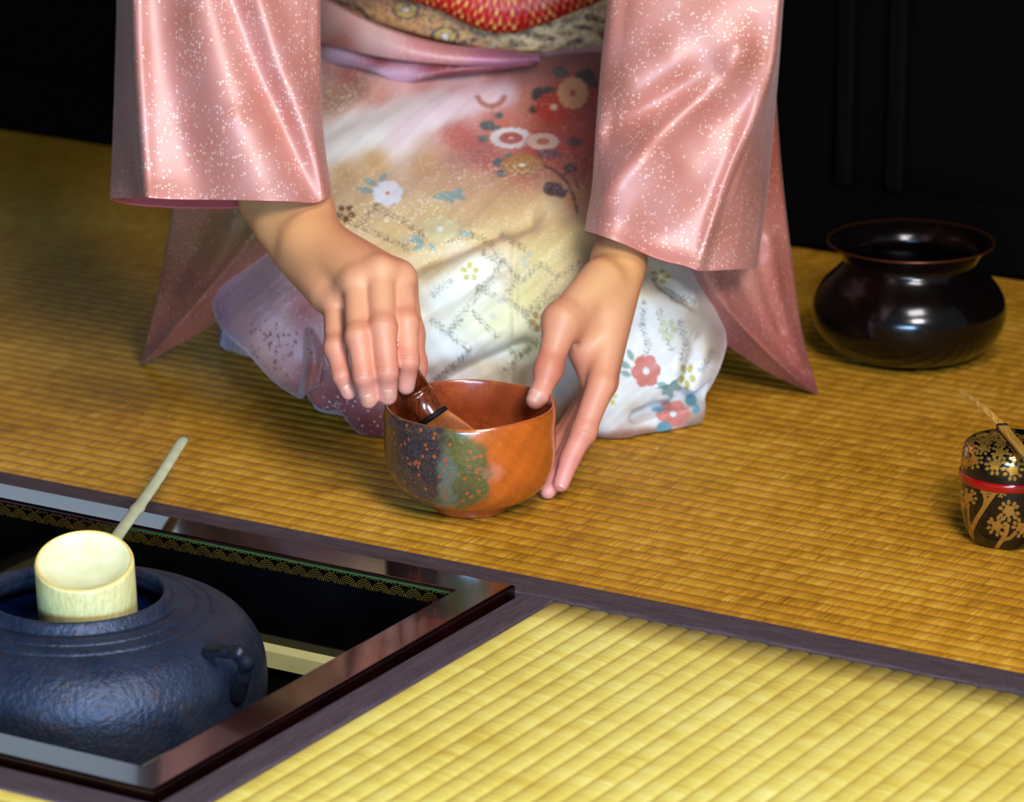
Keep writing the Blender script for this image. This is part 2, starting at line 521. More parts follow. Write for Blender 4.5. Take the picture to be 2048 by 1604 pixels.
# silk: dyed silk with scattered metallic / white flecks
def silk(name, paint=True, base=(190, 124, 110), fleck=(240, 205, 190), dens=.5, fs=800, rough=.36, sheen=.35, dark_under=None, metal=.0, fl_amt=.85, coat=0.25, aniso=.0):
    t = NT(name); v = t.obj()
    c = t.attr('paint') if paint else L4(*base)
    if not paint:
        b = L4(*base)
        c = t.ramp(t.noise(v, 12, 3), [(.3, tuple(q * .82 for q in b[:3]) + (1,)), (.7, tuple(min(1, q * 1.12) for q in b[:3]) + (1,))])
    weave = t.noise(t.vmul(v, (2600, 2600, 500)), 1.0, 1.5, .5)
    d = t.vor(v, fs, 'Distance'); rc = t.vor(v, fs, 'Color')
    r, g, b_ = t.sep(rc)
    big = t.noise(v, 30, 3, .6)
    amt = t.attr('speck', 'Fac') if paint else 1.0
    thr = t.math('MULTIPLY', t.math('SUBTRACT', big, .36), dens * 4.0, clamp=True)
    on = t.math('LESS_THAN', r, thr)
    sz = t.math('LESS_THAN', d, t.math('ADD', t.math('MULTIPLY', g, .25), .27))
    m = t.math('MULTIPLY', t.math('MULTIPLY', on, sz), amt)
    c = t.mix(t.math('MULTIPLY', m, fl_amt), c, L4(*fleck))
    t.p(Base_Color=c, Roughness=rough, Sheen_Weight=sheen, Sheen_Roughness=.35, Metallic=metal, Coat_Weight=coat, Coat_Roughness=.46)
    t.b.inputs['Sheen Tint'].default_value = (1, .86, .84, 1)
    t.b.inputs['Specular IOR Level'].default_value = .6
    t.bump(weave, .12, .0004); M[name] = t.m
    return t
silk('pink figured silk', metal=.18, rough=.58, fs=450, dens=.42, sheen=.10, coat=.75, fl_amt=.55, fleck=(246, 214, 200))
silk('skirt silk', dens=.55, fs=430, metal=.0, fleck=(246, 240, 224), rough=.58, sheen=.3, coat=.06)
simple('coral lining', (205, 96, 92), .55, .4, 0, 0, .08, 30)
t = NT('obi brocade'); c = t.attr('paint'); v = t.obj()
rr_o = t.sep(t.vor(v, 330, 'Color'))
c = t.mix(t.math('MULTIPLY', t.math('GREATER_THAN', rr_o[0], .80), .4), c, L4(110, 44, 40))
c = t.mix(t.math('MULTIPLY', t.math('GREATER_THAN', rr_o[1], .66), .5), c, L4(214, 180, 110))
c = t.mix(t.math('MULTIPLY', t.math('GREATER_THAN', rr_o[2], .88), .4), c, L4(66, 64, 84))
t.p(Base_Color=c, Roughness=.5, Sheen_Weight=.15); t.bump(t.noise(t.vmul(v, (900, 900, 900)), 1.0, 2), .5, .0008); M['obi brocade'] = t.m
t = NT('red and gold cord'); v = t.obj(); c = t.attr('paint')
t.p(Base_Color=c, Roughness=.4); M['red and gold cord'] = t.m
t = NT('tea caddy lacquer'); t.p(Base_Color=t.attr('paint'), Roughness=.16, Metallic=t.math('MULTIPLY', t.attr('speck', 'Fac'), .7), Coat_Weight=.55, Coat_Roughness=.04); M['tea caddy lacquer'] = t.m
simple('dark panelling', (3, 2, 2), .8, .08, 0, 0, .25, 6)
simple('dark timber', (7, 4, 4), .7, .08, 0, 0, .2, 8)
simple('ceiling board', (60, 45, 32), .7, .3)
simple('sub floor', (40, 30, 20), .8, .2)

# ------------------------------------------------------------------ the room
PSI = math.radians(30.5845)
D1 = np.array([math.cos(PSI), -math.sin(PSI), 0.0]); D2 = np.array([math.sin(PSI), math.cos(PSI), 0.0])
T0 = np.array([.0019, 2.6514, 0.0]); UZ = np.array([0, 0, 1.0])
AX = np.stack([D1, D2, UZ], 1)
def ab(a, b, z=0.0): return T0 + a * D1 + b * D2 + z * UZ
def axes_matrix(org, x, y): 
    return Matrix(((x[0], y[0], 0, org[0]), (x[1], y[1], 0, org[1]), (0, 0, 1, org[2]), (0, 0, 0, 1)))

S, BW, ZF = .424, .0303, .006          # hearth frame: outer side, bar width, height above the mats

def structure(name, V, Fc, mat):
    o = mesh_obj(name, V, Fc, mat, smooth=False); o['kind'] = 'structure'; return o

# sub floor with the square opening of the hearth
o_ = .0; i0, i1 = -S - .004, .0005
R0 = [ab(-2.2, -2.6, -.056), ab(2.0, -2.6, -.056), ab(2.0, 1.0, -.056), ab(-2.2, 1.0, -.056)]
R1 = [ab(i0 - .04, i0, -.056), ab(i1, i0, -.056), ab(i1, i1, -.056), ab(i0 - .04, i1, -.056)]
structure('floor', np.array(R0 + R1), [(0, 1, 5, 4), (1, 2, 6, 5), (2, 3, 7, 6), (3, 0, 4, 7)], M['sub floor'])

WB = .925                                # wall distance along D2
WZ0, WZ1, WA0, WA1 = .34, .86, -1.7, -.72
structure('wall_back', *join([box((-2.4, WB, -.056), (2.2, WB + .08, WZ0), AX, T0),
                              box((-2.4, WB, WZ1), (2.2, WB + .08, 2.3), AX, T0),
                              box((-2.4, WB, WZ0), (WA0, WB + .08, WZ1), AX, T0),
                              box((WA1, WB, WZ0), (2.2, WB + .08, WZ1), AX, T0)]), M['dark panelling'])
fr = []
for a0, a1, z0, z1 in ((WA0, WA1, WZ0, WZ0 + .03), (WA0, WA1, WZ1 - .03, WZ1), (WA0, WA0 + .03, WZ0, WZ1), (WA1 - .03, WA1, WZ0, WZ1)):
    fr.append(box((a0, WB + .02, z0), (a1, WB + .06, z1), AX, T0))
structure('window_1', *join(fr), M['dark timber'])
structure('baseboard_back', *box((-2.4, WB - .014, -.0), (2.2, WB, .062), AX, T0, .003), M['dark panelling'])
def wall_a(px): # position along the wall for a photo column at the foot of the wall
    best = min(np.linspace(-1.6, .9, 2501), key=lambda a: abs(proj(ab(a, WB, .2))[0] - px)); return best
for k, (p0, p1) in enumerate(((1692, 1726), (1794, 1830))):
    a0, a1 = wall_a(p0), wall_a(p1)
    structure('trim_%d' % (k + 1), *box((a0, WB - .02, .062), (a1, WB, 2.2), AX, T0, .003), M['dark timber'])
structure('wall_left', *box((-2.48, -2.6, -.056), (-2.4, WB + .08, 2.3), AX, T0), M['dark panelling'])
structure('ceiling', *box((-2.4, -2.0, 2.3), (2.2, WB + .08, 2.36), AX, T0), M['ceiling board'])

# ------------------------------------------------------------------ tatami mats
def rush(x0, x1, y0, y1, thick=.05):
    """rows along x, 15 mm pitch across y; local coordinates"""
    k0, k1 = math.floor(y0 / .015), math.ceil(y1 / .015); ys = []
    for k in range(k0, k1):
        for f in (0, .06, .16, .32, .5, .68, .84, .94):
            y = (k + f) * .015
            if y0 < y < y1: ys.append((y, f))
    ys = [(y0, y0 / .015 % 1)] + ys + [(y1, y1 / .015 % 1)]
    h = lambda f: -.0013 * abs(2 * f - 1) ** 3.2
    xs = np.linspace(x0, x1, 40); V = []; Fc = []
    n = len(xs)
    for y, f in ys:
        for x in xs: V.append((x, y, h(f)))
    Fc = [tuple(q) for q in grid_faces(len(ys), n)]
    # sides
    b = len(V)
    for x, y in ((x0, y0), (x1, y0), (x1, y1), (x0, y1)): V.append((x, y, -thick))
    m = len(ys)
    Fc += [tuple(range(0, n)) [::-1] + (b, b + 1), tuple((m - 1) * n + j for j in range(n)) + (b + 2, b + 3),
           tuple(j * n for j in range(m)) + (b + 3, b), tuple(j * n + n - 1 for j in range(m))[::-1] + (b + 1, b + 2), (b, b + 3, b + 2, b + 1)]
    return np.array(V), Fc

def border(x0, x1, y0, y1, top=.0009, thick=.05):
    n = 60; xs = np.linspace(x0, x1, n); V = []
    prof = [(y0, -thick), (y0, top - .0015), (y0 + .0015, top)] + [(y0 + (y1 - y0) * t, top + .0002 * math.sin(9 * t)) for t in (.2, .4, .6, .8)] + [(y1 - .0015, top), (y1, top - .0015), (y1, -thick)]
    for y, z in prof:
        for i, x in enumerate(xs): V.append((x, y + (.0004 * math.sin(i * 2.1) if y == y1 or y == y0 else 0), z))
    m = len(prof); Fc = [tuple(q) for q in grid_faces(m, n)]
    Fc += [tuple(j * n for j in range(m)), tuple(j * n + n - 1 for j in range(m))[::-1]]
    return np.array(V), Fc

def mat_thing(org, x, y, label, surf, brd, material):
    e = empty('tatami_mat', (0, 0, 0), label, 'tatami mat', 'tatami mats'); e.matrix_world = axes_matrix(org, x, y)
    mesh_obj('rush_surface', *rush(*surf), M[material], e, world=False, smooth=True)
    mesh_obj('cloth_border', *border(*brd), M['border cloth'], e, world=False, smooth=False)
    return e
mat_thing(T0, D1, D2, 'aged golden tatami mat the kneeling person sits on, behind the hearth', (-1.9, 1.2, .034, WB - .016), (-1.9, 1.2, .0008, .034), 'rush weave aged gold')
mat_thing(T0, D2, -D1, 'pale straw tatami mat right of the hearth frame, closest to the viewer', (-1.5, -.0012, -.96, -.031), (-1.5, -.0012, -.031, -.0052), 'rush weave pale straw')
mat_thing(ab(0, -S, 0), D1, D2, 'sliver of pale tatami mat below the lower bar of the hearth frame', (-1.9, .0035, -.9, -.032), (-1.9, .0035, -.032, -.0045), 'rush weave pale straw')

# ------------------------------------------------------------------ hearth
hc = ab(-S / 2, -S / 2, 0)
XL = .040                               # the frame runs this much further to the left, past the picture edge
hf = empty('hearth_surround', (0, 0, 0), 'square dark red lacquered hearth frame with gold wave pattern set flush in the mats', 'hearth frame'); hf.matrix_world = axes_matrix(hc, D1, D2)
H = S / 2
sec = []                                # cross-section: inset from the outer side, height
r = .0022
for cx, cz, a0 in ((r, ZF - r, 180), (BW - r, ZF - r, 90)):
    for k in range(5):
        a = math.radians(a0 - k * 22.5); sec.append((cx + r * math.cos(a), cz + r * math.sin(a)))
sec += [(BW, -.061), (0, -.061)]
for k in range(4):
    c_, s_ = round(math.cos(k * math.pi / 2)), round(math.sin(k * math.pi / 2))
    V = []
    for e_ in (-1, 1):
        for u, z in sec:
            x, y = e_ * (H - u), H - u
            x, y = c_ * x - s_ * y, s_ * x + c_ * y
            V.append((x - XL if x < 0 else x, y, z))
    n = len(sec)
    Fc = [tuple(q) for q in grid_faces(2, n, True)] + [tuple(range(n)), tuple(range(2 * n - 1, n - 1, -1))]
    mesh_obj('frame_bar', np.array(V), Fc, M['dark red brown lacquer'], hf, world=False, smooth=False)
# inner facing of the far bar: black lacquer with gold scale waves
yi = H - BW - .0004
def arc_ribbon(cx, cz, R, w, clip0, clip1, y, n=14, zmin=-9, zmax=9):
    V = []; a = np.linspace(clip0, clip1, n)
    for q in a:
        for rr in (R - w / 2, R + w / 2):
            V.append((cx + rr * math.cos(q), y, min(max(cz + rr * math.sin(q), zmin), zmax)))
    Fc = [(2 * i, 2 * i + 2, 2 * i + 3, 2 * i + 1) for i in range(n - 1)]
    return np.array(V), Fc
face = (np.array([(-H - XL + BW, yi, ZF - .003), (H - BW, yi, ZF - .003), (H - BW, yi, -.061), (-H - XL + BW, yi, -.061)]), [(0, 1, 2, 3)])
mesh_obj('inner_face', *face, M['black lacquer'], hf, world=False, smooth=False)
rib, fills = [], []
P_ = .0134; base = ZF - .0122
for i in range(-17, 15):
    cx = i * P_ + .003
    if cx > H - BW - .004 or cx < -H - XL + BW + .004: continue
    for R in (.0066, .0051, .0036, .0021): rib.append(arc_ribbon(cx, base, R, .00042, 0, math.pi, yi - .0004))
    cx2 = cx + P_ / 2
    if cx2 < H - BW - .006:
        for R in (.0066, .0051): rib.append(arc_ribbon(cx2, base + .0035, R, .0004, math.radians(52), math.radians(128), yi - .0003, 8, zmax=ZF - .0026))
        for s0, s1 in ((32, 52), (128, 148)):
            rib.append(arc_ribbon(cx2, base + .0035, .0067, .0005, math.radians(s0), math.radians(s1), yi - .0003, 5))
mesh_obj('gold_wave_pattern', *join(rib), M['gold lacquer'], hf, world=False, smooth=False)
mesh_obj('green_sheen_strip', *box((-H + .12, yi - .0004, ZF - .0032), (H - BW - .002, yi + .0003, ZF - .0018)), M['green gold sheen'], hf, world=False, smooth=False)  # green sheen laid on as a thin coloured strip

hb = empty('hearth_box', (0, 0, 0), 'sunken hearth pit with pale clay rim and dark ash below the lacquered frame', 'hearth'); hb.matrix_world = axes_matrix(hc + UZ * -.3, D1, D2)
def ring_box(o, i, z0, z1):
    V = [];
    for h_ in (o, i):
        for z in (z0, z1):
            for x, y in ((-h_ - XL, -h_), (h_, -h_), (h_, h_), (-h_ - XL, h_)): V.append((x, y, z))
    Fc = []
    for j in range(4):
        k = (j + 1) % 4
        Fc += [(j, k, 4 + k, 4 + j), (8 + k, 8 + j, 12 + j, 12 + k), (4 + j, 4 + k, 12 + k, 12 + j), (k, j, 8 + j, 8 + k)]
    return np.array(V, float), Fc
zz = .3
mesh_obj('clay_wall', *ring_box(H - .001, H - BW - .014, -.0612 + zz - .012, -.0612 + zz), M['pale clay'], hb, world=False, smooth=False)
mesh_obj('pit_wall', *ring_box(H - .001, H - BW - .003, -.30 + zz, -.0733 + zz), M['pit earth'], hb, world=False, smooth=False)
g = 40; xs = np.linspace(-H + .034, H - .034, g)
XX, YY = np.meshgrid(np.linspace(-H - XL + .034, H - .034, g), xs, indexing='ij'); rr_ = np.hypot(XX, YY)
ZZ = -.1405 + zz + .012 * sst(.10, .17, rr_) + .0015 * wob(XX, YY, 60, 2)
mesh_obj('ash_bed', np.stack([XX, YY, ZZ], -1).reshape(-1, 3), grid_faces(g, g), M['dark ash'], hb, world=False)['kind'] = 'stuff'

# ------------------------------------------------------------------ kettle
kt = empty('tea_kettle', tuple(hc + UZ * -.138), 'broad blue-black cast iron tea kettle sitting in the sunken hearth', 'kettle')
kz = .138
prof = [(.0, -.138), (.05, -.1375), (.075, -.131), (.098, -.113), (.113, -.09), (.1215, -.066), (.1248, -.046), (.1255, -.031), (.1236, -.016), (.1182, -.0045), (.110, .0055), (.1, .0118), (.0915, .0152), (.089, .0148), (.087, .0166), (.081, .0185), (.079, .018), (.0772, .0196), (.071, .0212), (.0665, .0206), (.0645, .0225), (.0625, .0262), (.0605, .0279), (.0583, .0275), (.0572, .0255), (.0575, .021), (.063, .012), (.095, -.005), (.110, -.025), (.112, -.05), (.10, -.09), (.07, -.12), (0, -.126)]
V, Fc = lathe(prof, 160, samples=260); mesh_obj('kettle_body', V + [0, 0, kz], Fc, M['cast iron'], kt, world=False)
V, Fc = lathe([(.074, .006), (.04, .006), (.0001, .006)], 64); mesh_obj('water', V + [0, 0, kz], Fc, M['water'], kt, world=False)
V, Fc = lathe([(.0627, .0245), (.0628, .0262), (.0605, .0285), (.0585, .0281), (.0583, .0262)], 128, samples=20)
def lug(mirror):
    q = [(419, 1302, 2.512), (452, 1302, 2.497), (478, 1306, 2.492), (492, 1322, 2.494), (488, 1352, 2.502), (476, 1392, 2.512)]
    P = np.array([at(*w) for w in q]) - hc
    if mirror: P[:, :2] *= -1
    P = P + hc
    sc = Sculpt(P.min(0) - .02, P.max(0) + .02, .0009)
    sc.chain(P, [.0045, .004, .0042, .0048, .0042, .0055], .004)
    for i, rr in ((2, .0052), (3, .0056)): sc.seg(P[i] + [0, -.001, .001], P[i] + [0, -.0012, .001], rr, rr, .003)
    return sc.surface()
for m_ in (False, True):
    V, Fc = lug(m_); mesh_obj('lug', V, Fc, M['iron lug'], kt)

# ------------------------------------------------------------------ water ladle
tl = math.radians(19.5); axl = np.array([0, -math.sin(tl), math.cos(tl)])
top = at(168, 1121, 2.560)
A_ = frame_from(axl, (1, 0, 0)); Rc, Hc = .0328, .060
la = empty('water_ladle', tuple(top - Hc * axl), 'pale bamboo water ladle turned cup-down in the kettle mouth, long handle over the mat', 'ladle')
side = [(.0298, -Hc), (.0322, -Hc), (.0328, -Hc + .001), (.0329, -.03), (.0328, -.0022), (.0322, -.0006)]
V, Fc = lathe(side + [(.0298, -.0004), (.0297, -.006), (.0297, -Hc)], 96); mesh_obj('ladle_cup', V @ A_.T + top, Fc, M['pale bamboo'], la)
V, Fc = lathe([(.0322, -.0008), (.0318, .0001), (.0312, .0004), (.0304, .0001), (.0298, -.0008)], 96, samples=14); mesh_obj('cup_rim', V @ A_.T + top, Fc, M['bamboo rim'], la)
V, Fc = lathe([(.0302, -.0002), (.028, -.0012), (.022, -.004), (.012, -.0065), (.0001, -.0075)], 96, samples=24); mesh_obj('node_disc', V @ A_.T + top, Fc, M['cut bamboo node'], la)
h0 = at(170, 1170, 2.573); h1 = at_z(367, 880, .030)
ts = np.linspace(0, 1, 60); hp = h0 + ts[:, None] * (h1 - h0)
hp[:, 2] += .0012 * np.sin(ts * 7)
hw_ = .0049 + .0012 * np.exp(-((ts - .50) / .018) ** 2) - .0006 * ts
V, Fc = tube(hp, hw_, 14, True, .62); mesh_obj('handle', V, Fc, M['grey green bamboo'], la)

# ------------------------------------------------------------------ tea bowl
BC = np.array([-.02977, 2.83497, 0.0])
tb = empty('tea_bowl', tuple(BC), 'orange-brown glazed tea bowl with dark green patch, held on the mat between the hands', 'bowl')
outer = [(.0275, .0058), (.034, .0078), (.046, .0125), (.055, .021), (.0597, .031), (.0617, .042), (.0621, .052), (.0621, .062), (.0621, .070), (.0617, .0748), (.0611, .0774), (.0601, .0786), (.0589, .0779), (.0583, .0745), (.0578, .066), (.0575, .05), (.0555, .034), (.049, .021), (.036, .0125), (.018, .0102), (.0002, .0098)]
V, Fc = lathe(outer, 420, samples=300)
an = np.arctan2(V[:, 1], V[:, 0]); rr = np.hypot(V[:, 0], V[:, 1])
k_ = 1 + .006 * np.sin(2 * an + .6) + .004 * np.sin(3 * an - 1) - .016 * np.exp(-((V[:, 2] - .055) / .014) ** 2) * np.exp(-((np.angle(np.exp(1j * (an - .1)))) / .7) ** 2)
V[:, :2] *= k_[:, None]; V[:, 2] += .0009 * np.sin(2 * an + 2.2) * sst(.03, .075, V[:, 2]) + .0005 * np.sin(5 * an) * sst(.05, .078, V[:, 2])
W = V + BC; bx, by = proj(W)
inner = sst(.0600, .0588, rr) * (np.arange(len(V)) // 420 > 168)
C = np.tile(lin((178, 90, 28)), (len(V), 1))
wv = wob(V[:, 0] * 1000 + V[:, 1] * 300, V[:, 2] * 1000, .12, 1)
C = C * (1 + .16 * wv)[:, None]
front = (V[:, 1] < .02) & (inner < .5)
wx = bx + 9 * wob(bx, by, .06, 3); wy = by + 8 * wob(bx, by, .07, 9)
pt = sst(1.08, .88, np.maximum(np.hypot((wx - 868) / 112, (wy - 925) / 98) , np.hypot((wx - 870) / 118, (wy - 940) / 86) * .98))
pt = np.maximum(pt, sst(1.12, .9, np.hypot((wx - 832) / 78, (wy - 890) / 84)))
pt = np.maximum(pt, sst(1.15, .85, np.hypot((wx - 925) / 58, (wy - 965) / 52)))
grn = sst(872, 902, wx + .08 * (wy - 900))
pt = pt * front
Cp = np.tile(lin((54, 48, 50)), (len(V), 1))
for m_, cc in ((grn, (92, 92, 44)), (.7 * sst(.2, .8, wob(bx, by, .035, 4)) * (1 - grn), (44, 52, 78)), (.75 * sst(26, 8, np.abs(wx - 895)) * sst(880, 930, by), (104, 116, 104)), (.7 * sst(40, 15, np.hypot(wx - 935, (wy - 905))), (112, 104, 30)), (.8 * sst(34, 10, np.hypot((wx - 925), (wy - 985) * 1.2)), (74, 80, 52))):
    blend(Cp, m_, cc)
C += (pt * .95)[:, None] * (.82 * Cp - C)
blend(C, .3 * front * sst(24, 6, np.hypot((wx - 988) / 1.2, wy - 945)), (206, 140, 120))
Ci = np.tile(lin((150, 68, 34)), (len(V), 1)) * (1 + .2 * wob(V[:, 0] * 1000, V[:, 1] * 1000 + V[:, 2] * 700, .09, 2))[:, None]
C += inner[:, None] * (Ci - C)
blend(C, sst(.0012, .0, np.abs(V[:, 2] - .0785)) * .5, (150, 70, 26))
mesh_obj('bowl_body', V, Fc, M['tea bowl glaze'], tb, col=np.clip(C, 0, 1), speck=pt, world=False)
V, Fc = lathe([(.023, .0068), (.0235, .001), (.0245, .0), (.0262, .0), (.0272, .001), (.0272, .0035), (.0278, .0062), (.030, .0078)], 160, samples=40)
mesh_obj('foot_ring', V, Fc, M['tea bowl glaze'], tb, col=np.tile(lin((168, 74, 26)), (len(V), 1)), speck=np.zeros(len(V)), world=False)

# ------------------------------------------------------------------ tea whisk
w0 = at(801, 737, 2.846); w1 = at(863, 832, 2.836); w2 = np.array([-.024, 2.833, .0195])
wd = (w1 - w0) / np.linalg.norm(w1 - w0)
wk = empty('tea_whisk', tuple(w2), 'brown bamboo tea whisk leaning in the tea bowl, gripped from above by fingers', 'whisk')
Aw = frame_from(wd); Lw = np.linalg.norm(w1 - w0)
hprof = [(.0001, 0), (.0095, .0), (.0108, .001), (.0112, .004), (.0108, .02), (.0106, Lw - .021), (.0110, Lw - .0185), (.0117, Lw - .0175), (.0117, Lw - .0155), (.0110, Lw - .0145), (.0108, Lw - .006), (.0112, Lw)]
V, Fc = lathe(hprof, 64); mesh_obj('whisk_handle', V @ Aw.T + w0, Fc, M['smoked bamboo'], wk)
V, Fc = lathe([(.0105, Lw - .0015), (.0122, Lw - .001), (.0128, Lw + .0005), (.0124, Lw + .0022), (.0108, Lw + .0028)], 64, samples=16); mesh_obj('thread_binding', V @ Aw.T + w0, Fc, M['black thread'], wk)
wv_ = (w2 - w1); Lt = np.linalg.norm(wv_); Ad = frame_from(wv_)
def tine(ang, r0, r1, r2):
    P = []
    for t in np.linspace(0, 1, 9):
        rr = r0 + (r1 - r0) * math.sin(min(t / .75, 1) * math.pi / 2) - (r1 - r2) * max(0, (t - .8) / .2) ** 2
        P.append(w1 + Ad @ np.array([rr * math.cos(ang), rr * math.sin(ang), t * Lt * .97]))
    return tube(np.array(P), np.linspace(.00045, .0003, 9), 4)
n_out = 64
to = [tine(k * 2 * math.pi / n_out, .0104, .0212, .0185) for k in range(n_out)]
tn = mesh_obj('outer_tines', *join(to), M['bamboo tine'], wk); tn['kind'] = 'stuff'
ti = [tine(k * 2 * math.pi / 40, .006, .006, .004) for k in range(40)]
tn = mesh_obj('inner_tines', *join(ti), M['smoked bamboo'], wk); tn['kind'] = 'stuff'

# ------------------------------------------------------------------ waste-water bowl
KC = np.array([.32142, 3.2212, 0.0])
ks = empty('waste_water_bowl', tuple(KC), 'glossy black round-bellied bronze water bowl with flared lip on the mat by the wall', 'bowl')
kp = [(.0001, .003), (.035, .003), (.0385, .0), (.0445, .0), (.0475, .003), (.060, .0075), (.0705, .0165), (.0768, .028), (.0785, .039), (.0768, .0495), (.0705, .0605), (.061, .070), (.0558, .0765), (.0545, .0815), (.0575, .0872), (.0632, .0925), (.0672, .0952), (.0668, .0962), (.063, .0942), (.056, .088), (.0528, .0815), (.0545, .0745), (.066, .0595), (.0735, .046), (.0745, .036), (.068, .018), (.05, .009), (.0001, .007)]
V, Fc = lathe(kp, 160, samples=240); mesh_obj('bowl_body', V, Fc, M['dark bronze'], ks, world=False)
V, Fc = lathe([(.0665, .0949), (.0674, .0951), (.0677, .0958), (.0671, .0966), (.0660, .0961)], 160, samples=16); mesh_obj('lip_rim', V, Fc, M['bronze rim'], ks, world=False)

# ------------------------------------------------------------------ tea caddy and scoop
NC = np.array([.3502, 2.765, 0.0])
tc = empty('tea_caddy', tuple(NC), 'black lacquer tea caddy with gold cherry blossoms and red band, on the mat at right', 'caddy')
rn = np.random.default_rng(3)
def gold_paint(V, lid):
    W = V + NC; Wm = W.copy(); Wm[:, 1] = np.where(V[:, 1] > .006, 2 * NC[1] - W[:, 1], W[:, 1])
    x, y = proj(Wm); C = np.tile(lin((7, 6, 9)), (len(V), 1)); G0 = C.copy(); gold = (196, 150, 62)
    def cluster(cx, cy, r, d=8):
        a0 = rn.uniform(0, 6)
        petals(C, x, y, cx, cy, r * .55, gold, 5, 1, a0, .40, .6)
        for i in range(d):
            a = a0 + .3 + i * 2 * math.pi / d + rn.uniform(-.15, .15)
            for rr, w_ in ((.62, 1.25),):
                leaf(C, x, y, cx + rr * r * math.cos(a), cy + rr * r * math.sin(a), cx + 1.08 * r * math.cos(a), cy + 1.08 * r * math.sin(a), r * .15, gold)
    if lid:
        for cx, cy, r in ((1948, 920, 18), (1990, 930, 20), (2026, 940, 21), (1938, 898, 14), (1966, 895, 15), (2000, 905, 17), (2036, 912, 18), (2062, 930, 18), (2078, 910, 16), (2095, 930, 16), (1958, 872, 12), (1985, 868, 12), (2015, 872, 12), (2045, 872, 12), (1975, 880, 11), (2070, 875, 12), (2000, 884, 12), (2030, 888, 12), (1940, 880, 10), (1930, 925, 12)):
            cluster(cx, cy, r, 9)
    else:
        for pts, w_ in ((((1946, 1094), (1942, 1062), (1952, 1040), (1968, 1015), (1990, 984)), 4.2), (((1968, 1015), (1971, 1000), (1967, 980)), 3), (((1942, 1062), (1937, 1040), (1936, 1012)), 1.8), (((1990, 1100), (2004, 1080), (2012, 1066), (2015, 1052)), 4), (((2004, 1080), (2020, 1076), (2031, 1066)), 3), (((2075, 1095), (2080, 1050), (2070, 990)), 4)):
            blend(C, sst(w_ + 1, w_ - 1, d_poly(x, y, pts)), gold)
        for cx, cy, r in ((1936, 995, 18), (1972, 982, 11), (2003, 984, 11), (2018, 1022, 21), (1994, 1052, 20), (2044, 1056, 20), (2070, 1010, 20), (2092, 1040, 16), (1926, 1010, 10)):
            cluster(cx, cy, r, 10)
    gm = np.clip(np.abs(C - G0).sum(1) / np.abs(lin(gold) - G0[0]).sum(), 0, 1)
    return C, gm
V, Fc = lathe([(.0001, .0008), (.02, .0006), (.0235, .0), (.0262, .0015), (.0298, .008), (.0325, .018), (.0340, .03), (.0346, .0405), (.0346, .0455), (.033, .0456)], 420, samples=150)
C, gm = gold_paint(V, False); mesh_obj('caddy_body', V, Fc, M['tea caddy lacquer'], tc, col=C, speck=gm, world=False)
V, Fc = lathe([(.033, .0445), (.0352, .0450), (.0358, .0475), (.0355, .0505), (.034, .0515)], 160, samples=24); mesh_obj('red_band', V, Fc, M['red lacquer'], tc, world=False)
V, Fc = lathe([(.0338, .0505), (.0346, .0512), (.0344, .058), (.0336, .0655), (.0315, .0705), (.0275, .0730), (.02, .0742), (.0001, .0748)], 420, samples=150)
C, gm = gold_paint(V, True); mesh_obj('lid', V, Fc, M['tea caddy lacquer'], tc, col=C, speck=gm, world=False)

n0 = at_z(2004, 853, .0768); tip = at_z(1920, 783, .0865); e1 = n0 + (at_z(2050, 908, .0772) - n0) * 1.9
sc_ = empty('tea_scoop', tuple(n0), 'slender bamboo tea scoop lying across the lid of the tea caddy', 'tea scoop')
def strip(P, Wd, th):
    P = np.asarray(P); V = []
    T = np.gradient(P, axis=0); T /= np.linalg.norm(T, axis=1)[:, None]
    for p, t, w_ in zip(P, T, Wd):
        sdir = np.cross(t, UZ); sdir /= np.linalg.norm(sdir); up = np.cross(sdir, t)
        for a, b_ in ((-1, 1), (-.55, 1), (.55, 1), (1, .9), (1, -1), (-1, -1)): V.append(p + sdir * w_ * a + up * th * b_)
    n = 6; Fc = [tuple(q) for q in grid_faces(len(P), n, True)] + [tuple(range(n))[::-1], tuple((len(P) - 1) * n + j for j in range(n))]
    return np.array(V), Fc
ts = np.linspace(0, 1, 24)
pp = tip + ts[:, None] * (n0 - tip); pp[:, 2] += .002 * np.sin(ts * math.pi)
V, Fc = strip(pp, .0016 + .0016 * ts, .0009); mesh_obj('scoop_blade', V, Fc, M['tea scoop bamboo'], sc_, smooth=False)
pp = n0 + ts[:, None] * (e1 - n0)
V, Fc = strip(pp, .0034 + 0 * ts, .0011); mesh_obj('scoop_handle', V, Fc, M['tea scoop bamboo'], sc_, smooth=False)
dv = (e1 - n0) / np.linalg.norm(e1 - n0)
V, Fc = strip([n0 - dv * .002, n0 - dv * .0008, n0 + dv * .0008, n0 + dv * .002], [.0034, .0040, .0040, .0034], .0018); mesh_obj('scoop_node', V, Fc, M['dark bamboo edge'], sc_, smooth=True)

# ------------------------------------------------------------------ the kneeling person
pe = empty('person', (-.03, 3.2, 0), 'person in pink figured kimono kneeling on the mat, whisking tea and steadying the bowl', 'person')

def finish_sculpt(sc, relax_it=2):
    V, Fq = sc.surface(); V = relax(V, Fq, relax_it, .5)
    N = vnormals(V, Fq)
    # outward orientation test against the field
    i = np.arange(0, len(V), max(1, len(V) // 400))
    if (sc.ev(V[i] + .003 * N[i]) < sc.ev(V[i] - .003 * N[i])).mean() > .5: Fq = Fq[:, ::-1]; N = -N
    return V, Fq, N

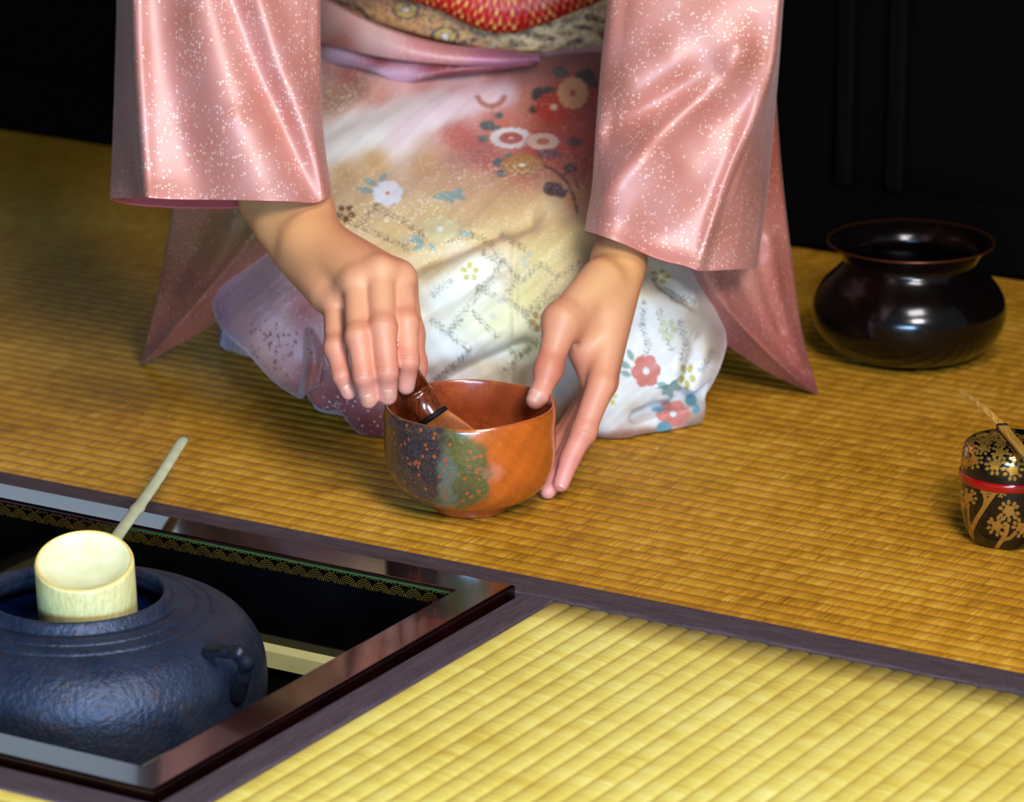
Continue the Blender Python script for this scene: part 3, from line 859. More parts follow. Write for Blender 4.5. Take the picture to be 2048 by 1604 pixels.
# ---- body: arms, hands, shoulders in one surface
def A3(*q): return at(*q)
B = Sculpt((-.30, 2.782, -.004), (.225, 3.40, .575), .0016)
shR, shL, nk = np.array([-.165, 3.34, .515]), np.array([.135, 3.34, .515]), np.array([-.015, 3.345, .53])
B.chain([shR, nk, shL], [.05, .055, .05], .03)
# whisking arm (left in the photo)
wr = A3(612, 478, 2.925); elR = np.array([-.226, 3.135, .325])
B.chain([wr, wr + (elR - wr) * .45, elR, shR], [.0215, .0285, .034, .043], .012)
B.seg(wr + [.006, 0, .002], wr + (elR - wr) * .3 + [.006, 0, 0], .019, .024, .012)
B.seg(A3(585, 500, 2.935), A3(655, 590, 2.885), .0165, .0135, .012)
B.seg(A3(560, 440, 2.945), A3(540, 400, 2.965), .0215, .024, .012)
# hand back
mcpR = [A3(799, 556, 2.872), A3(760, 545, 2.862), A3(714, 566, 2.862), A3(672, 608, 2.872)]
for p, ra, rb in zip(mcpR, (.0165, .017, .0165, .0155), (.0118, .0112, .0108, .0098)): B.seg(wr + (p - wr) * .08, p, ra, rb, .010)
for p, q_ in zip(mcpR[:-1], mcpR[1:]): B.seg(p, q_, .0098, .0095, .008)
for (p, q_) in ((wr, mcpR[0]), (wr, mcpR[2])): B.seg(wr + (p - wr) + [0, .012, -.008], q_ + [0, .014, -.012], .014, .010, .012)
fR = [
 [mcpR[0], A3(811, 645, 2.838), A3(817, 722, 2.820), A3(812, 772, 2.824)],
 [mcpR[1], A3(765, 655, 2.824), A3(774, 742, 2.808), A3(776, 792, 2.814)],
 [mcpR[2], A3(716, 672, 2.822), A3(727, 752, 2.807), A3(737, 800, 2.812)],
 [mcpR[3], A3(671, 694, 2.836), A3(683, 750, 2.820), A3(697, 785, 2.820)]]
rR = [(.0105, .0092, .0079, .0066), (.0105, .0092, .0080, .0068), (.0102, .0088, .0077, .0064), (.0094, .0080, .0069, .0057)]
FPTS = []
for P, R in zip(fR, rR):
    B.chain(P, R, .0032)
    B.seg(P[1] + [0, -.0012, .0004], P[1] + [0, -.0012, -.001], R[1] * 1.0, R[1] * .98, .004)
    FPTS.append((P, R))
thR = [wr + [.012, .014, -.006], A3(792, 560, 2.893), A3(818, 668, 2.878), A3(826, 730, 2.866), A3(828, 768, 2.858)]
B.chain(thR, [.017, .0145, .0108, .0096, .0078], .006)
FPTS.append((thR[1:], (.0145, .0108, .0096, .0078)))
# holding arm (right in the photo)
wl = A3(1240, 505, 2.965); elL = np.array([.170, 3.18, .315])
B.chain([wl, wl + (elL - wl) * .45, elL, shL], [.0188, .0265, .033, .043], .012)
mcpL = [A3(1203, 768, 2.884), A3(1208, 765, 2.902), A3(1200, 772, 2.919), A3(1188, 778, 2.934)]
for p, ra, rb in zip(mcpL, (.0165, .0165, .016, .015), (.0100, .0102, .0098, .0090)): B.seg(wl + (p - wl) * .10, p, ra, rb, .010)
B.seg(A3(1190, 610, 2.925), A3(1172, 700, 2.912), .0165, .0120, .012)
B.seg(A3(1168, 700, 2.908), A3(1185, 765, 2.90), .0105, .0090, .008)
fL = [
 [mcpL[0], A3(1167, 862, 2.866), A3(1140, 918, 2.856), A3(1122, 968, 2.8485)],
 [mcpL[1], A3(1157, 868, 2.890), A3(1122, 935, 2.873), A3(1096, 983, 2.852)],
 [mcpL[2], A3(1146, 860, 2.915), A3(1100, 915, 2.903), A3(1066, 938, 2.897)],
 [mcpL[3], A3(1140, 850, 2.935), A3(1102, 890, 2.925), A3(1075, 910, 2.918)]]
rL = [(.0104, .0088, .0074, .0060), (.0104, .0088, .0076, .0060), (.0100, .0086, .0074, .0060), (.0090, .0074, .0064, .0054)]
for P, R in zip(fL, rL):
    B.chain(P, R, .0030); FPTS.append((P, R))
B.seg(fL[0][1] + [.0012, -.0012, .0], fL[0][1] + [.0012, -.001, -.001], .0088, .0086, .004)
thL = [A3(1205, 560, 2.935), A3(1124, 642, 2.892), A3(1097, 738, 2.870), A3(1081, 788, 2.858)]
B.chain(thL, [.0170, .0125, .0094, .0074], .007)
B.seg(A3(1124, 642, 2.892), A3(1162, 655, 2.905), .0115, .011, .010)      # web of the thumb
B.seg(thL[2] + [0, -.0010, 0], thL[2] + [0, -.001, .001], .0095, .0095, .004)
B.seg(A3(1077, 792, 2.8575), A3(1071, 801, 2.856), .0080, .0070, .004)
FPTS.append((thL, (.017, .0125, .0094, .0076)))
# creases: thumb joint, thumb crotch, index joint
for (a, b, r_) in (
                   ((1150, 690, 2.897), (1138, 706, 2.893), .0022), ((1150, 850, 2.8565), (1186, 862, 2.8575), .0009)):
    B.seg(A3(*a), A3(*b), r_, r_, .0030, True)
V, Fq, N = finish_sculpt(B, 2)
V[:, 2] = np.maximum(V[:, 2], .0012)
x, y = proj(V)
C = idw(x, y, [(540, 420, 214, 150, 92), (600, 470, 212, 146, 92), (660, 520, 196, 132, 84), (740, 580, 218, 150, 112), (700, 640, 214, 142, 106), (790, 640, 218, 146, 112), (760, 720, 208, 124, 98), (700, 740, 206, 122, 98), (830, 740, 208, 124, 100), (770, 800, 224, 150, 138), (700, 790, 222, 150, 138), (820, 780, 222, 150, 136),
               (1240, 500, 206, 146, 84), (1200, 580, 214, 154, 104), (1150, 620, 214, 152, 112), (1200, 680, 212, 146, 108), (1100, 650, 210, 142, 108), (1090, 740, 196, 112, 84), (1075, 790, 212, 132, 112), (1130, 740, 170, 84, 66), (1200, 760, 208, 132, 100), (1160, 850, 206, 126, 104), (1130, 930, 214, 130, 122), (1112, 970, 212, 128, 122), (1092, 990, 214, 140, 128)], 3.0, 20)  # darker red between thumb and index is shade kept in the colour
# knuckle redness and crease shade painted as thin dark lines at the joints
for P, R in FPTS:
    for j in (1, 2):
        if j < len(P):
            d = np.linalg.norm(V - P[j], axis=1); 
            m = .25 * sst(R[min(j, len(R) - 1)] * 1.9, R[min(j, len(R) - 1)] * 1.1, d); C += m[:, None] * (lin((186, 92, 66)) - C)
            ax_ = P[j] - P[j - 1]; ax_ /= np.linalg.norm(ax_); s_ = (V - P[j]) @ ax_
            near = sst(R[min(j, len(R) - 1)] * 1.5, R[min(j, len(R) - 1)] * 1.05, np.linalg.norm(V - P[j], axis=1))
            ln = (np.exp(-((s_ - .0012) / .0006) ** 2) + np.exp(-((s_ + .0014) / .0006) ** 2)) * near * .35
            C += ln[:, None] * (lin((150, 74, 50)) - C)
            V -= (N * (ln * .0009)[:, None])
C += .16 * (lin((236, 190, 150)) - C)
body = mesh_obj('body', V, Fq, M['skin'], pe, col=np.clip(C, 0, 1))

def nail(px, py, ang, L, Wd, Y0, Y1=None):
    """nail plate lying on the finger surface, found by marching along the line of sight"""
    n, m = 13, 9; u = np.linspace(-1, 1, n); v = np.linspace(-1, 1, m)
    U, W_ = np.meshgrid(u, v, indexing='ij')
    rx = L / 2 * U; ry = Wd / 2 * W_ * np.sqrt(np.clip(1 - .30 * np.abs(U) ** 3, 0, 1)); rx = rx * (1 - .10 * W_ ** 2)
    X = px + rx * math.cos(ang) - ry * math.sin(ang); Yp = py + rx * math.sin(ang) + ry * math.cos(ang)
    d = np.full(X.shape, Y0)
    for _ in range(60):
        D = B.ev(at(X, Yp, d)); d = d + np.clip(D, -.002, .002) * .8
    P = at(X, Yp, d)
    rim = np.maximum(np.abs(U), np.abs(W_))
    P = P + np.array([0, -1, .3]) / 1.044 * (.0007 * (1 - rim ** 4) - .0002)[..., None]
    return P.reshape(-1, 3), grid_faces(n, m)
for q in ((1068, 792, math.radians(118), 30, 25, 2.84), (1123, 972, math.radians(112), 9, 14, 2.835), (696, 781, math.radians(60), 22, 19, 2.80), (738, 799, math.radians(70), 20, 22, 2.79), (777, 790, math.radians(85), 22, 22, 2.79)):
    Vn, Fn = nail(*q)
    if np.isfinite(Vn).all(): mesh_obj('fingernail', Vn, Fn, M['nail'], body)

# ---- skirt of the kimono over the folded legs
K = Sculpt((-.27, 2.950, -.008), (.205, 3.69, .30), .0014)
K.seg((-.115, 3.45, .125), (-.120, 3.078, .078), .105, .078, .05)
K.seg((.055, 3.45, .125), (.066, 3.068, .080), .105, .080, .05)
K.seg((-.03, 3.46, .120), (-.03, 3.062, .074), .108, .076, .05)
K.seg((-.10, 3.09, .045), (-.10, 3.55, .05), .045, .055, .04)
K.seg((.09, 3.09, .045), (.06, 3.55, .05), .05, .055, .05)
K.seg((-.08, 3.53, .14), (.03, 3.53, .14), .14, .14, .05)
K.seg((-.194, 3.13, .074), (-.158, 3.070, .066), .042, .042, .025)
K.seg((.118, 3.125, .055), (.104, 3.055, .048), .052, .050, .03)
K.seg((-.085, 3.030, .026), (.062, 3.022, .026), .030, .032, .03)
# folds cut into the cloth (hollows)
def cut(pts, r_, k=.006):
    P = [at(*q) for q in pts]
    for a, b in zip(P[:-1], P[1:]): K.seg(a, b, r_, r_, k, True)
def surf_Y(px, py, Y0=2.93):
    d = np.full(1, Y0)
    for _ in range(260):
        D = K.ev(at(np.array([px], float), np.array([py], float), d)); d = d + np.clip(D, -.004, .004) * .9
        if d[0] > 3.5: break
    return float(d[0])
def roll(pts, r_, prot, k=.008):
    # a rolled fold lying on the cloth: centres sunk so that it stands out by prot
    P = [at(a, b, surf_Y(a, b) + r_ - prot) for a, b in pts]
    for a, b in zip(P[:-1], P[1:]): K.seg(a, b, r_, r_, k)
def hollow(pts, r_, depth, k=.006):
    P = [at(a, b, surf_Y(a, b) - r_ + depth) for a, b in pts]
    for a, b in zip(P[:-1], P[1:]): K.seg(a, b, r_, r_, k, True)
hollow([(575, 802), (605, 808), (630, 796)], .008, .014, .004)
roll([(655, 720), (652, 790), (640, 838)], .010, .007)
roll([(700, 740), (740, 800), (770, 850)], .016, .005, .02)
roll([(1235, 866), (1300, 852), (1372, 824)], .014, .007, .012)
hollow([(1268, 824), (1300, 812), (1350, 800), (1405, 782)], .008, .017, .004)
hollow([(1395, 690), (1385, 730), (1375, 770)], .006, .008, .008)
hollow([(1320, 568), (1350, 585), (1380, 603)], .005, .008)
V, Fq, N = finish_sculpt(K, 3)
x, y = proj(V)
frontm = sst(-.1, .25, -(N[:, 1] * CP - N[:, 2] * SP * 1.2))
D = wrinkle(x, y, [
    (((655, 318), (760, 268), (880, 215), (1000, 180), (1150, 160)), 40, .004),
    (((655, 245), (760, 205), (900, 160), (1080, 145)), 32, -.004),
    (((900, 300), (1000, 260), (1100, 250)), 30, -.004),
    (((720, 560), (830, 530), (905, 498), (985, 468), (1060, 440)), 17, -.0065),
    (((760, 610), (860, 570), (940, 530), (1010, 495)), 24, .0055),
    (((700, 420), (820, 400), (950, 395), (1080, 400)), 40, .003),
    (((850, 680), (930, 620), (990, 570)), 24, .004), (((850, 628), (930, 585), (1000, 540)), 13, -.002),
    (((850, 800), (900, 760), (980, 722), (1050, 692)), 15, -.007),
    (((860, 725), (940, 690), (1010, 660)), 22, .004),
    (((1000, 800), (1040, 745), (1090, 690)), 20, .003),
    (((1027, 470), (1030, 560), (1028, 700), (1022, 760)), 5, -.0018),
    (((1290, 600), (1330, 640), (1350, 700)), 26, .004), (((1270, 660), (1300, 720)), 20, -.003), (((560, 600), (620, 650), (640, 700)), 20, .003),
])
D += .0010 * wob(x, y, .02, 2) + .0005 * wob(x, y, .05, 5)
V = V + N * (D * np.clip(frontm, 0, 1))[:, None]
V[:, 2] = np.maximum(V[:, 2], .0012)
def lap_paint(V):
    x, y = proj(V)
    C = idw(x, y, [
     (645, 130, 176, 118, 104), (700, 150, 160, 92, 84), (660, 200, 190, 140, 110), (760, 200, 206, 150, 132), (850, 175, 206, 148, 136), (1000, 150, 190, 112, 92), (1120, 140, 182, 92, 56), (1180, 180, 170, 72, 34),
     (700, 268, 238, 242, 234), (665, 290, 226, 226, 206), (760, 240, 240, 230, 228), (850, 218, 236, 212, 216), (930, 190, 230, 196, 194), (990, 185, 222, 176, 164), (800, 290, 238, 226, 220), (1060, 180, 208, 136, 104),
     (925, 275, 196, 124, 112), (960, 312, 186, 108, 98), (1000, 250, 200, 118, 100), (1100, 300, 180, 84, 52), (1150, 250, 176, 66, 34), (1050, 330, 186, 104, 72), (1160, 330, 168, 74, 38), (1100, 220, 186, 84, 50),
     (750, 325, 204, 174, 118), (850, 330, 204, 166, 116), (690, 350, 196, 166, 116), (950, 370, 214, 176, 136), (1000, 410, 206, 172, 122), (1110, 410, 216, 192, 142), (1050, 460, 208, 178, 126), (1150, 400, 200, 140, 82),
     (700, 420, 212, 190, 142), (720, 470, 222, 204, 164), (800, 460, 216, 194, 146), (880, 430, 214, 188, 132), (860, 520, 204, 176, 124), (800, 520, 214, 190, 146), (960, 470, 212, 182, 128),
     (900, 590, 234, 238, 226), (870, 690, 238, 240, 232), (960, 545, 232, 232, 214), (940, 640, 230, 226, 188), (1000, 640, 222, 216, 164), (1060, 600, 212, 194, 126), (1080, 520, 214, 196, 136), (1150, 470, 206, 178, 118), (1000, 720, 220, 212, 190), (1060, 760, 212, 204, 184), (900, 740, 238, 236, 236), (880, 775, 196, 178, 190), (1060, 690, 214, 200, 150),
     (1280, 640, 240, 240, 234), (1350, 640, 234, 228, 216), (1430, 690, 206, 190, 178), (1440, 745, 242, 242, 240), (1250, 700, 240, 242, 240), (1240, 810, 238, 240, 234), (1300, 560, 226, 204, 160), (1400, 600, 226, 210, 190), (1350, 760, 238, 242, 240), (1310, 850, 228, 226, 220), (1210, 845, 232, 230, 222),
     (1180, 885, 140, 74, 56), (1240, 878, 166, 118, 96), (1300, 868, 190, 150, 124), (1380, 850, 170, 140, 120), (1120, 900, 150, 90, 70),
     (560, 660, 242, 190, 182), (520, 690, 246, 198, 190), (500, 640, 226, 172, 170), (452, 680, 170, 130, 176), (430, 640, 140, 100, 130), (480, 720, 232, 184, 176), (560, 740, 224, 168, 160), (620, 740, 176, 98, 84), (600, 700, 230, 180, 180), (610, 620, 206, 130, 124), (680, 800, 158, 82, 86), (740, 850, 128, 50, 50), (660, 840, 148, 68, 68), (600, 830, 166, 84, 84), (780, 860, 110, 36, 36), (560, 800, 168, 92, 74)], 3.2, 12)  # dark reds at the lower left hold painted shadow
    # brownish fold shading painted in first, then the dyed bands
    for q in ((1430, 690, 30, 34), (1310, 565, 60, 22), (1390, 640, 22, 30), (1262, 815, 22, 16)): blob(C, x, y, *q, (190, 166, 138), 14, .55)
    blend(C, .9 * sst(50, 14, d_poly(x, y, ((640, 300), (700, 272), (790, 240), (880, 215)))), (238, 240, 234))
    blend(C, .85 * sst(40, 8, d_poly(x, y, ((800, 262), (880, 222), (960, 196), (1010, 184)))), (236, 214, 218))
    blend(C, .6 * sst(36, 6, d_poly(x, y, ((650, 205), (690, 190), (720, 180)))), (150, 112, 74))
    blend(C, .7 * sst(38, 6, d_poly(x, y, ((905, 268), (950, 290), (985, 320)))), (186, 104, 92))
    blend(C, .6 * sst(1.2, .4, np.hypot((x - 1160) / 95, (y - 235) / 130)), (182, 74, 40))
    blend(C, .75 * sst(22, 6, d_poly(x, y, ((1110, 900), (1180, 884), (1250, 876), (1310, 868)))), (140, 88, 62))
    spk = .25 + .75 * np.maximum.reduce([np.exp(-(((x - 760) / 140) ** 2 + ((y - 420) / 90) ** 2)), np.exp(-(((x - 900) / 170) ** 2 + ((y - 350) / 40) ** 2)), np.exp(-(((x - 690) / 70) ** 2 + ((y - 800) / 50) ** 2)), .8 * np.exp(-(((x - 700) / 60) ** 2 + ((y - 200) / 60) ** 2))])
    spk *= 1 - .9 * sst(560, 600, y) * sst(800, 860, x)
    # chain-like fence lines
    def chain_line(pts, c=(112, 110, 90)):
        pts = np.array(pts, float); lo = pts.min(0) - 14; hi = pts.max(0) + 14
        I = np.nonzero((x > lo[0]) & (x < hi[0]) & (y > lo[1]) & (y < hi[1]))[0]
        if not len(I): return
        xs_, ys_ = x[I], y[I]; m = np.zeros(len(I)); s0 = 0.0
        for p, q in zip(pts[:-1], pts[1:]):
            Lg = np.hypot(*(q - p)); u = (q - p) / Lg
            t_ = (xs_ - p[0]) * u[0] + (ys_ - p[1]) * u[1]; v_ = -(xs_ - p[0]) * u[1] + (ys_ - p[1]) * u[0]
            s_ = t_ + s0; ph = s_ * .42 + 1.1 * np.sin(s_ * .13)
            inn = (t_ > -2) & (t_ < Lg + 2)
            for sg in (1, -1): m = np.maximum(m, inn * sst(2.6, .9, np.abs(v_ - sg * 4.2 * np.sin(ph))) * (.65 + .3 * np.sin(s_ * .31 + sg)))
            m = np.maximum(m, inn * .6 * sst(2.2, .8, np.hypot((np.mod(s_, 11) - 5.5), np.abs(v_) - 7.5)))
            s0 += Lg
        Cs = C[I]; blend(Cs, m * .8, c); C[I] = Cs
    for pts in (((723, 444), (750, 413), (775, 395)), ((750, 413), (808, 444), (850, 470)), ((660, 420), (693, 441), (760, 470), (817, 498)), ((998, 468), (1050, 498)), ((945, 470), (977, 483), (1023, 544), (1044, 562)), ((962, 502), (1010, 532)),
                ((1010, 520), (955, 590), (902, 659)), ((950, 571), (990, 592)), ((862, 640), (900, 668), (941, 701)), ((944, 622), (975, 655), (998, 674)), ((1044, 562), (1080, 528), (1120, 553), (1158, 522)), ((1120, 553), (1053, 628), (1010, 598), (1029, 562)), ((1118, 590), (1053, 628)), ((1053, 628), (1066, 660)),
                ((1090, 671), (1044, 710), (1004, 750)), ((941, 701), (900, 740), (872, 762)), ((1018, 700), (1044, 710)), ((895, 480), (945, 470)), ((860, 592), (905, 560)),
                ((1290, 600), (1284, 650), (1296, 690), (1290, 715)), ((1318, 620), (1330, 660), (1345, 700)), ((1360, 640), (1372, 690), (1366, 720)), ((1340, 590), (1390, 606)), ((1400, 745), (1426, 700))):
        chain_line(pts)
    # flowers and leaves of the dyed pattern
    TE = (146, 172, 162)
    flower(C, x, y, 775, 386, 31, (226, 232, 244), 7, (206, 134, 96), .82, .2, .16)
    for l in ((757, 372, 727, 357, 6), (760, 364, 772, 346, 6), (748, 384, 712, 376, 6)): leaf(C, x, y, *l, TE)
    for l in ((905, 388, 864, 396, 7), (905, 388, 882, 388, 6), (905, 386, 902, 408, 7), (905, 386, 926, 380, 7), (905, 388, 932, 398, 6), (905, 388, 888, 402, 6)): leaf(C, x, y, *l, TE)
    petals(C, x, y, 691, 426, 21, (122, 88, 30), 5, .9, .3)
    petals(C, x, y, 940, 544, 20, (190, 176, 92), 5, 1, -1.57)
    petals(C, x, y, 1077, 643, 20, (160, 128, 42), 5, 1.1, .5)
    flower(C, x, y, 880, 458, 34, (214, 202, 156), 6, (226, 232, 240), .8, .4, .18)
    for l in ((850, 488, 820, 470, 6), (850, 490, 824, 500, 6), (858, 486, 870, 504, 6), (918, 466, 942, 468, 6), (846, 470, 818, 486, 5)): leaf(C, x, y, *l, TE)
    for q in ((810, 480), (826, 474), (1060, 508), (1052, 530), (1046, 516), (985, 632), (1000, 602)): blob(C, x, y, *q, 7, 6, (176, 180, 176), 2, .6)
    flower(C, x, y, 1292, 742, 29, (204, 128, 114), 6, (220, 224, 226), 1.15, .1, .22, .2)
    for l in ((1262, 736, 1234, 722, 7), (1262, 752, 1240, 742, 6), (1266, 722, 1256, 698, 6)): leaf(C, x, y, *l, TE)
    for l in ((1340, 776, 1312, 766, 7), (1340, 776, 1324, 790, 7), (1340, 774, 1356, 760, 7), (1340, 776, 1362, 774, 7), (1340, 778, 1342, 796, 7)): leaf(C, x, y, *l, TE)
    petals(C, x, y, 1374, 752, 18, (186, 172, 80), 5, 1.5, .3); petals(C, x, y, 1219, 796, 16, (206, 198, 116), 5, 1.1, .9); petals(C, x, y, 1320, 553, 22, (168, 146, 72), 5, .7, 0); petals(C, x, y, 1335, 660, 20, (206, 206, 168), 6, 1.2, 0)
    flower(C, x, y, 1346, 828, 33, (206, 130, 118), 6, (224, 226, 230), .85, .1, .2, .2)
    for q in ((1328, 856, 15, 14), (1382, 800, 12, 12), (1316, 818, 14, 6), (1392, 818, 8, 10)): blob(C, x, y, *q, (112, 154, 164), 2)
    # bouquet
    DK, BG = (70, 62, 52), (96, 106, 100)
    blob(C, x, y, 1150, 250, 70, 90, (176, 66, 34), 40, .55)
    for q in ((1079, 189, 17, 15), (1098, 182, 12, 10), (1068, 219, 10, 8), (1120, 144, 16, 12), (1171, 152, 20, 14), (1186, 166, 12, 12), (1104, 268, 18, 6), (1130, 272, 18, 8), (1150, 285, 16, 8)): blob(C, x, y, *q, DK, 3)
    for q in ((975, 251, 16, 10), (990, 256, 12, 6), (966, 277, 11, 7), (998, 324, 14, 9), (1016, 312, 9, 6), (1004, 346, 11, 8), (998, 231, 8, 7)): blob(C, x, y, *q, BG, 3)
    for pts, w_ in ((((986, 210), (986, 250)), 1.6), (((1120, 150), (1140, 120)), 2), (((1138, 168), (1150, 200)), 2)): blend(C, .7 * sst(w_ + 1, w_ - 1, d_poly(x, y, pts)), (130, 110, 90))
    d = np.hypot((x - 982) / 27, (y - 188) / 24); blend(C, .8 * sst(.28, .12, np.abs(d - 1)) * (y > 190) , (170, 100, 72))
    flower(C, x, y, 1108, 214, 38, (190, 62, 36), 12, (226, 190, 150), .78, 0, .2, .1)
    flower(C, x, y, 1146, 186, 31, (226, 176, 118), 12, (196, 84, 40), 1.05, 0, .22, .12)
    flower(C, x, y, 1128, 255, 34, (190, 66, 30), 10, (206, 120, 70), .6, 0, .2, .1)
    flower(C, x, y, 1022, 276, 43, (226, 220, 216), 16, (190, 98, 80), .50, 0, .55, .12); flower(C, x, y, 1022, 276, 24, (186, 100, 84), 12, (226, 214, 206), .5, 0, .2, .08)
    blob(C, x, y, 1094, 290, 46, 30, (190, 70, 40), 6, .8)
    flower(C, x, y, 1086, 283, 33, (228, 200, 172), 14, (200, 112, 74), .52, 0, .4, .1)
    blob(C, x, y, 1098, 308, 26, 10, (122, 76, 80), 4); 
    flower(C, x, y, 1044, 330, 41, (176, 128, 54), 14, (228, 224, 206), .52, 0, .18, .06)
    for pts, w_ in ((((1090, 332), (1112, 342), (1136, 366), (1148, 396), (1155, 426)), 3), (((1126, 352), (1140, 340), (1148, 330)), 2.2), (((1148, 350), (1156, 376)), 2), (((1148, 388), (1128, 380), (1116, 378)), 2)): blend(C, .85 * sst(w_ + 1, w_ - 1, d_poly(x, y, pts)), (70, 52, 40))
    for q in ((1106, 378, 20, 14), (1122, 386, 12, 10), (1140, 336, 14, 9), (1098, 372, 9, 8)): blob(C, x, y, *q, (84, 60, 56), 3)
    rd = np.random.default_rng(5)
    for _ in range(70):
        qx, qy = rd.normal(552, 38), rd.normal(692, 24); r_ = rd.uniform(1.6, 3.0); I = np.nonzero((np.abs(x - qx) < 6) & (np.abs(y - qy) < 6))[0]
        if len(I) and 470 < qx < 632: Cs = C[I]; blend(Cs, .7 * sst(r_ + 1, r_ - .5, np.hypot(x[I] - qx, y[I] - qy)), (150, 78, 80)); C[I] = Cs
    C *= (1 + .05 * wob(x, y, .03, 8))[:, None]
    C *= (1 - .14 * sst(470, 600, y))[:, None]  # lower lap darkened in the colour against overbright light
    return np.clip(C, 0, 1), spk
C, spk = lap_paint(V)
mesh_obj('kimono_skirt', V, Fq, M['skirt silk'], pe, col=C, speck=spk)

def flap(topl, botl, lift, roll_, n=130, m=70, W=None, edge=.006, u0=-1., u1=-.5):
    """a loose fold of the skirt standing off the lap, lower edge rolled under"""
    ct = catmull(topl, n); cb = catmull(botl, n); V = []
    k0 = [surf_Y(*p) for p in np.asarray(topl, float)]; k1 = [surf_Y(*p) for p in np.asarray(botl, float)]
    k0 = np.minimum(k0, 3.3); k1 = np.minimum(k1, 3.3)
    y0 = catmull(np.array(k0)[:, None], n)[:, 0]; y1 = catmull(np.array(k1)[:, None], n)[:, 0]
    u = np.linspace(0, 1, n); lift = lift * sst(u0, u1, u) - .001 * (u0 >= 0)
    for jj in range(m):
        s_ = jj / (m - 1); p = ct + s_ * (cb - ct)
        Yb = y0 + s_ * (y1 - y0) - lift * sst(0, .45, s_) - roll_ * math.sin(math.pi * s_) * np.sin(math.pi * np.clip(u, .02, .98)) ** .6 + .003 * (s_ < .02)
        if W: Yb = Yb - wrinkle(p[:, 0], p[:, 1], W)
        V.append(at(p[:, 0], p[:, 1], Yb))
    for jj in range(1, 9):
        a_ = jj / 8 * math.pi; p = cb
        V.append(at(p[:, 0], p[:, 1] + 2.5 * math.sin(a_) - 1.5 * (a_ > 2), y1 - lift + edge * (1 - math.cos(a_))))
    V = np.concatenate(V); V[:, 2] = np.maximum(V[:, 2], .0012)
    return V, grid_faces(m + 8, n)
V, Fq = flap([(448, 650), (466, 614), (515, 598), (575, 602), (622, 640), (650, 690)], [(438, 700), (452, 728), (492, 754), (548, 770), (600, 784), (640, 768)], .012, .016, W=[(((474, 620), (476, 680), (462, 716)), 9, -.007), (((560, 720), (575, 760), (580, 800)), 9, -.006), (((600, 640), (630, 700), (640, 760)), 12, .004)])
C, spk2 = lap_paint(V); mesh_obj('skirt_fold', V, Fq, M['skirt silk'], pe, col=C, speck=np.full(len(V), .15))
V, Fq = flap([(1255, 640), (1285, 570), (1330, 570), (1375, 600), (1402, 628)], [(1240, 775), (1270, 778), (1308, 776), (1345, 764), (1372, 735)], .011, .004, u0=.35, u1=.95, W=[(((1340, 590), (1360, 660), (1350, 740)), 14, .004), (((1300, 600), (1310, 700)), 16, -.003)])
C, spk2 = lap_paint(V); mesh_obj('skirt_fold', V, Fq, M['skirt silk'], pe, col=C, speck=spk2)

# ---- obi, cord, waist folds, torso
def ell_band(cx, cy, rx, ry, rows, tilt, n=420, th0=0, th1=2 * math.pi):
    """rows [(z, grow)]"""
    a = np.linspace(th0, th1, n); V = []
    for z, gsc in rows:
        X = cx + (rx + gsc) * np.cos(a); Y = cy + (ry + gsc) * np.sin(a)
        V.append(np.stack([X, Y, z + tilt(X)], -1))
    return np.concatenate(V), grid_faces(len(rows), n)
tiltf = lambda X: np.where(X < 0, -.17 * X, .07 * X)
rows = [(.2235, -.004), (.2222, -.0015), (.2225, 0)] + [(.2225 + .13 * t, .0015 * math.sin(t * 9)) for t in np.linspace(.02, 1, 90)]
V, Fq = ell_band(0.0, 3.47, .165, .125, rows, tiltf)
x, y = proj(V)
C = np.tile(lin((204, 150, 104)), (len(V), 1))
n1 = wob(x, y, .11, 3); n2 = wob(x, y, .19, 8)
blend(C, sst(.25, .6, n1) * .8, (196, 156, 84)); blend(C, sst(.35, .7, n2) * .75, (136, 52, 44)); blend(C, sst(.4, .7, -n2) * .6, (88, 84, 98)); blend(C, sst(.45, .8, -n1) * .6, (214, 176, 140))
for cx_, cy_ in ((812, 20), (890, 72), (966, 52), (740, -20), (1000, 10)):
    d = np.hypot((x - cx_) / 27, (y - cy_) / 19)
    blend(C, sst(1.05, .95, d), (60, 58, 78)); blend(C, sst(.85, .78, d), (206, 172, 92)); blend(C, sst(.5, .42, d), (150, 110, 70)); blend(C, sst(.34, .26, d), (226, 214, 214))
for R_ in (150, 172):
    d = np.abs(np.hypot((x - 880) / 1.25, y + 60) - R_); blend(C, sst(6, 2, d) * (x < 1060), (206, 190, 150) if R_ > 160 else (90, 70, 70))
rt = sst(1040, 1075, x + .5 * y); blend(C, rt, (226, 192, 140))
sw = np.sin(.055 * (x + 20 * np.sin(y * .06)) + 1.3 * np.sin(y * .09 + x * .02)) * np.sin(y * .12 + .8 * np.sin(x * .05)); blend(C, rt * sst(.3, .5, sw), (104, 70, 52)); blend(C, rt * sst(.35, .6, -sw) * .7, (170, 120, 70)); blend(C, rt * sst(.5, .7, n2) * .7, (120, 70, 60))
lf = sst(720, 690, x + .5 * y); blend(C, lf * .8, (190, 160, 120)); blend(C, lf * sst(.2, .5, sw), (96, 62, 50))
mesh_obj('obi', V, Fq, M['obi brocade'], pe, col=np.clip(C, 0, 1))
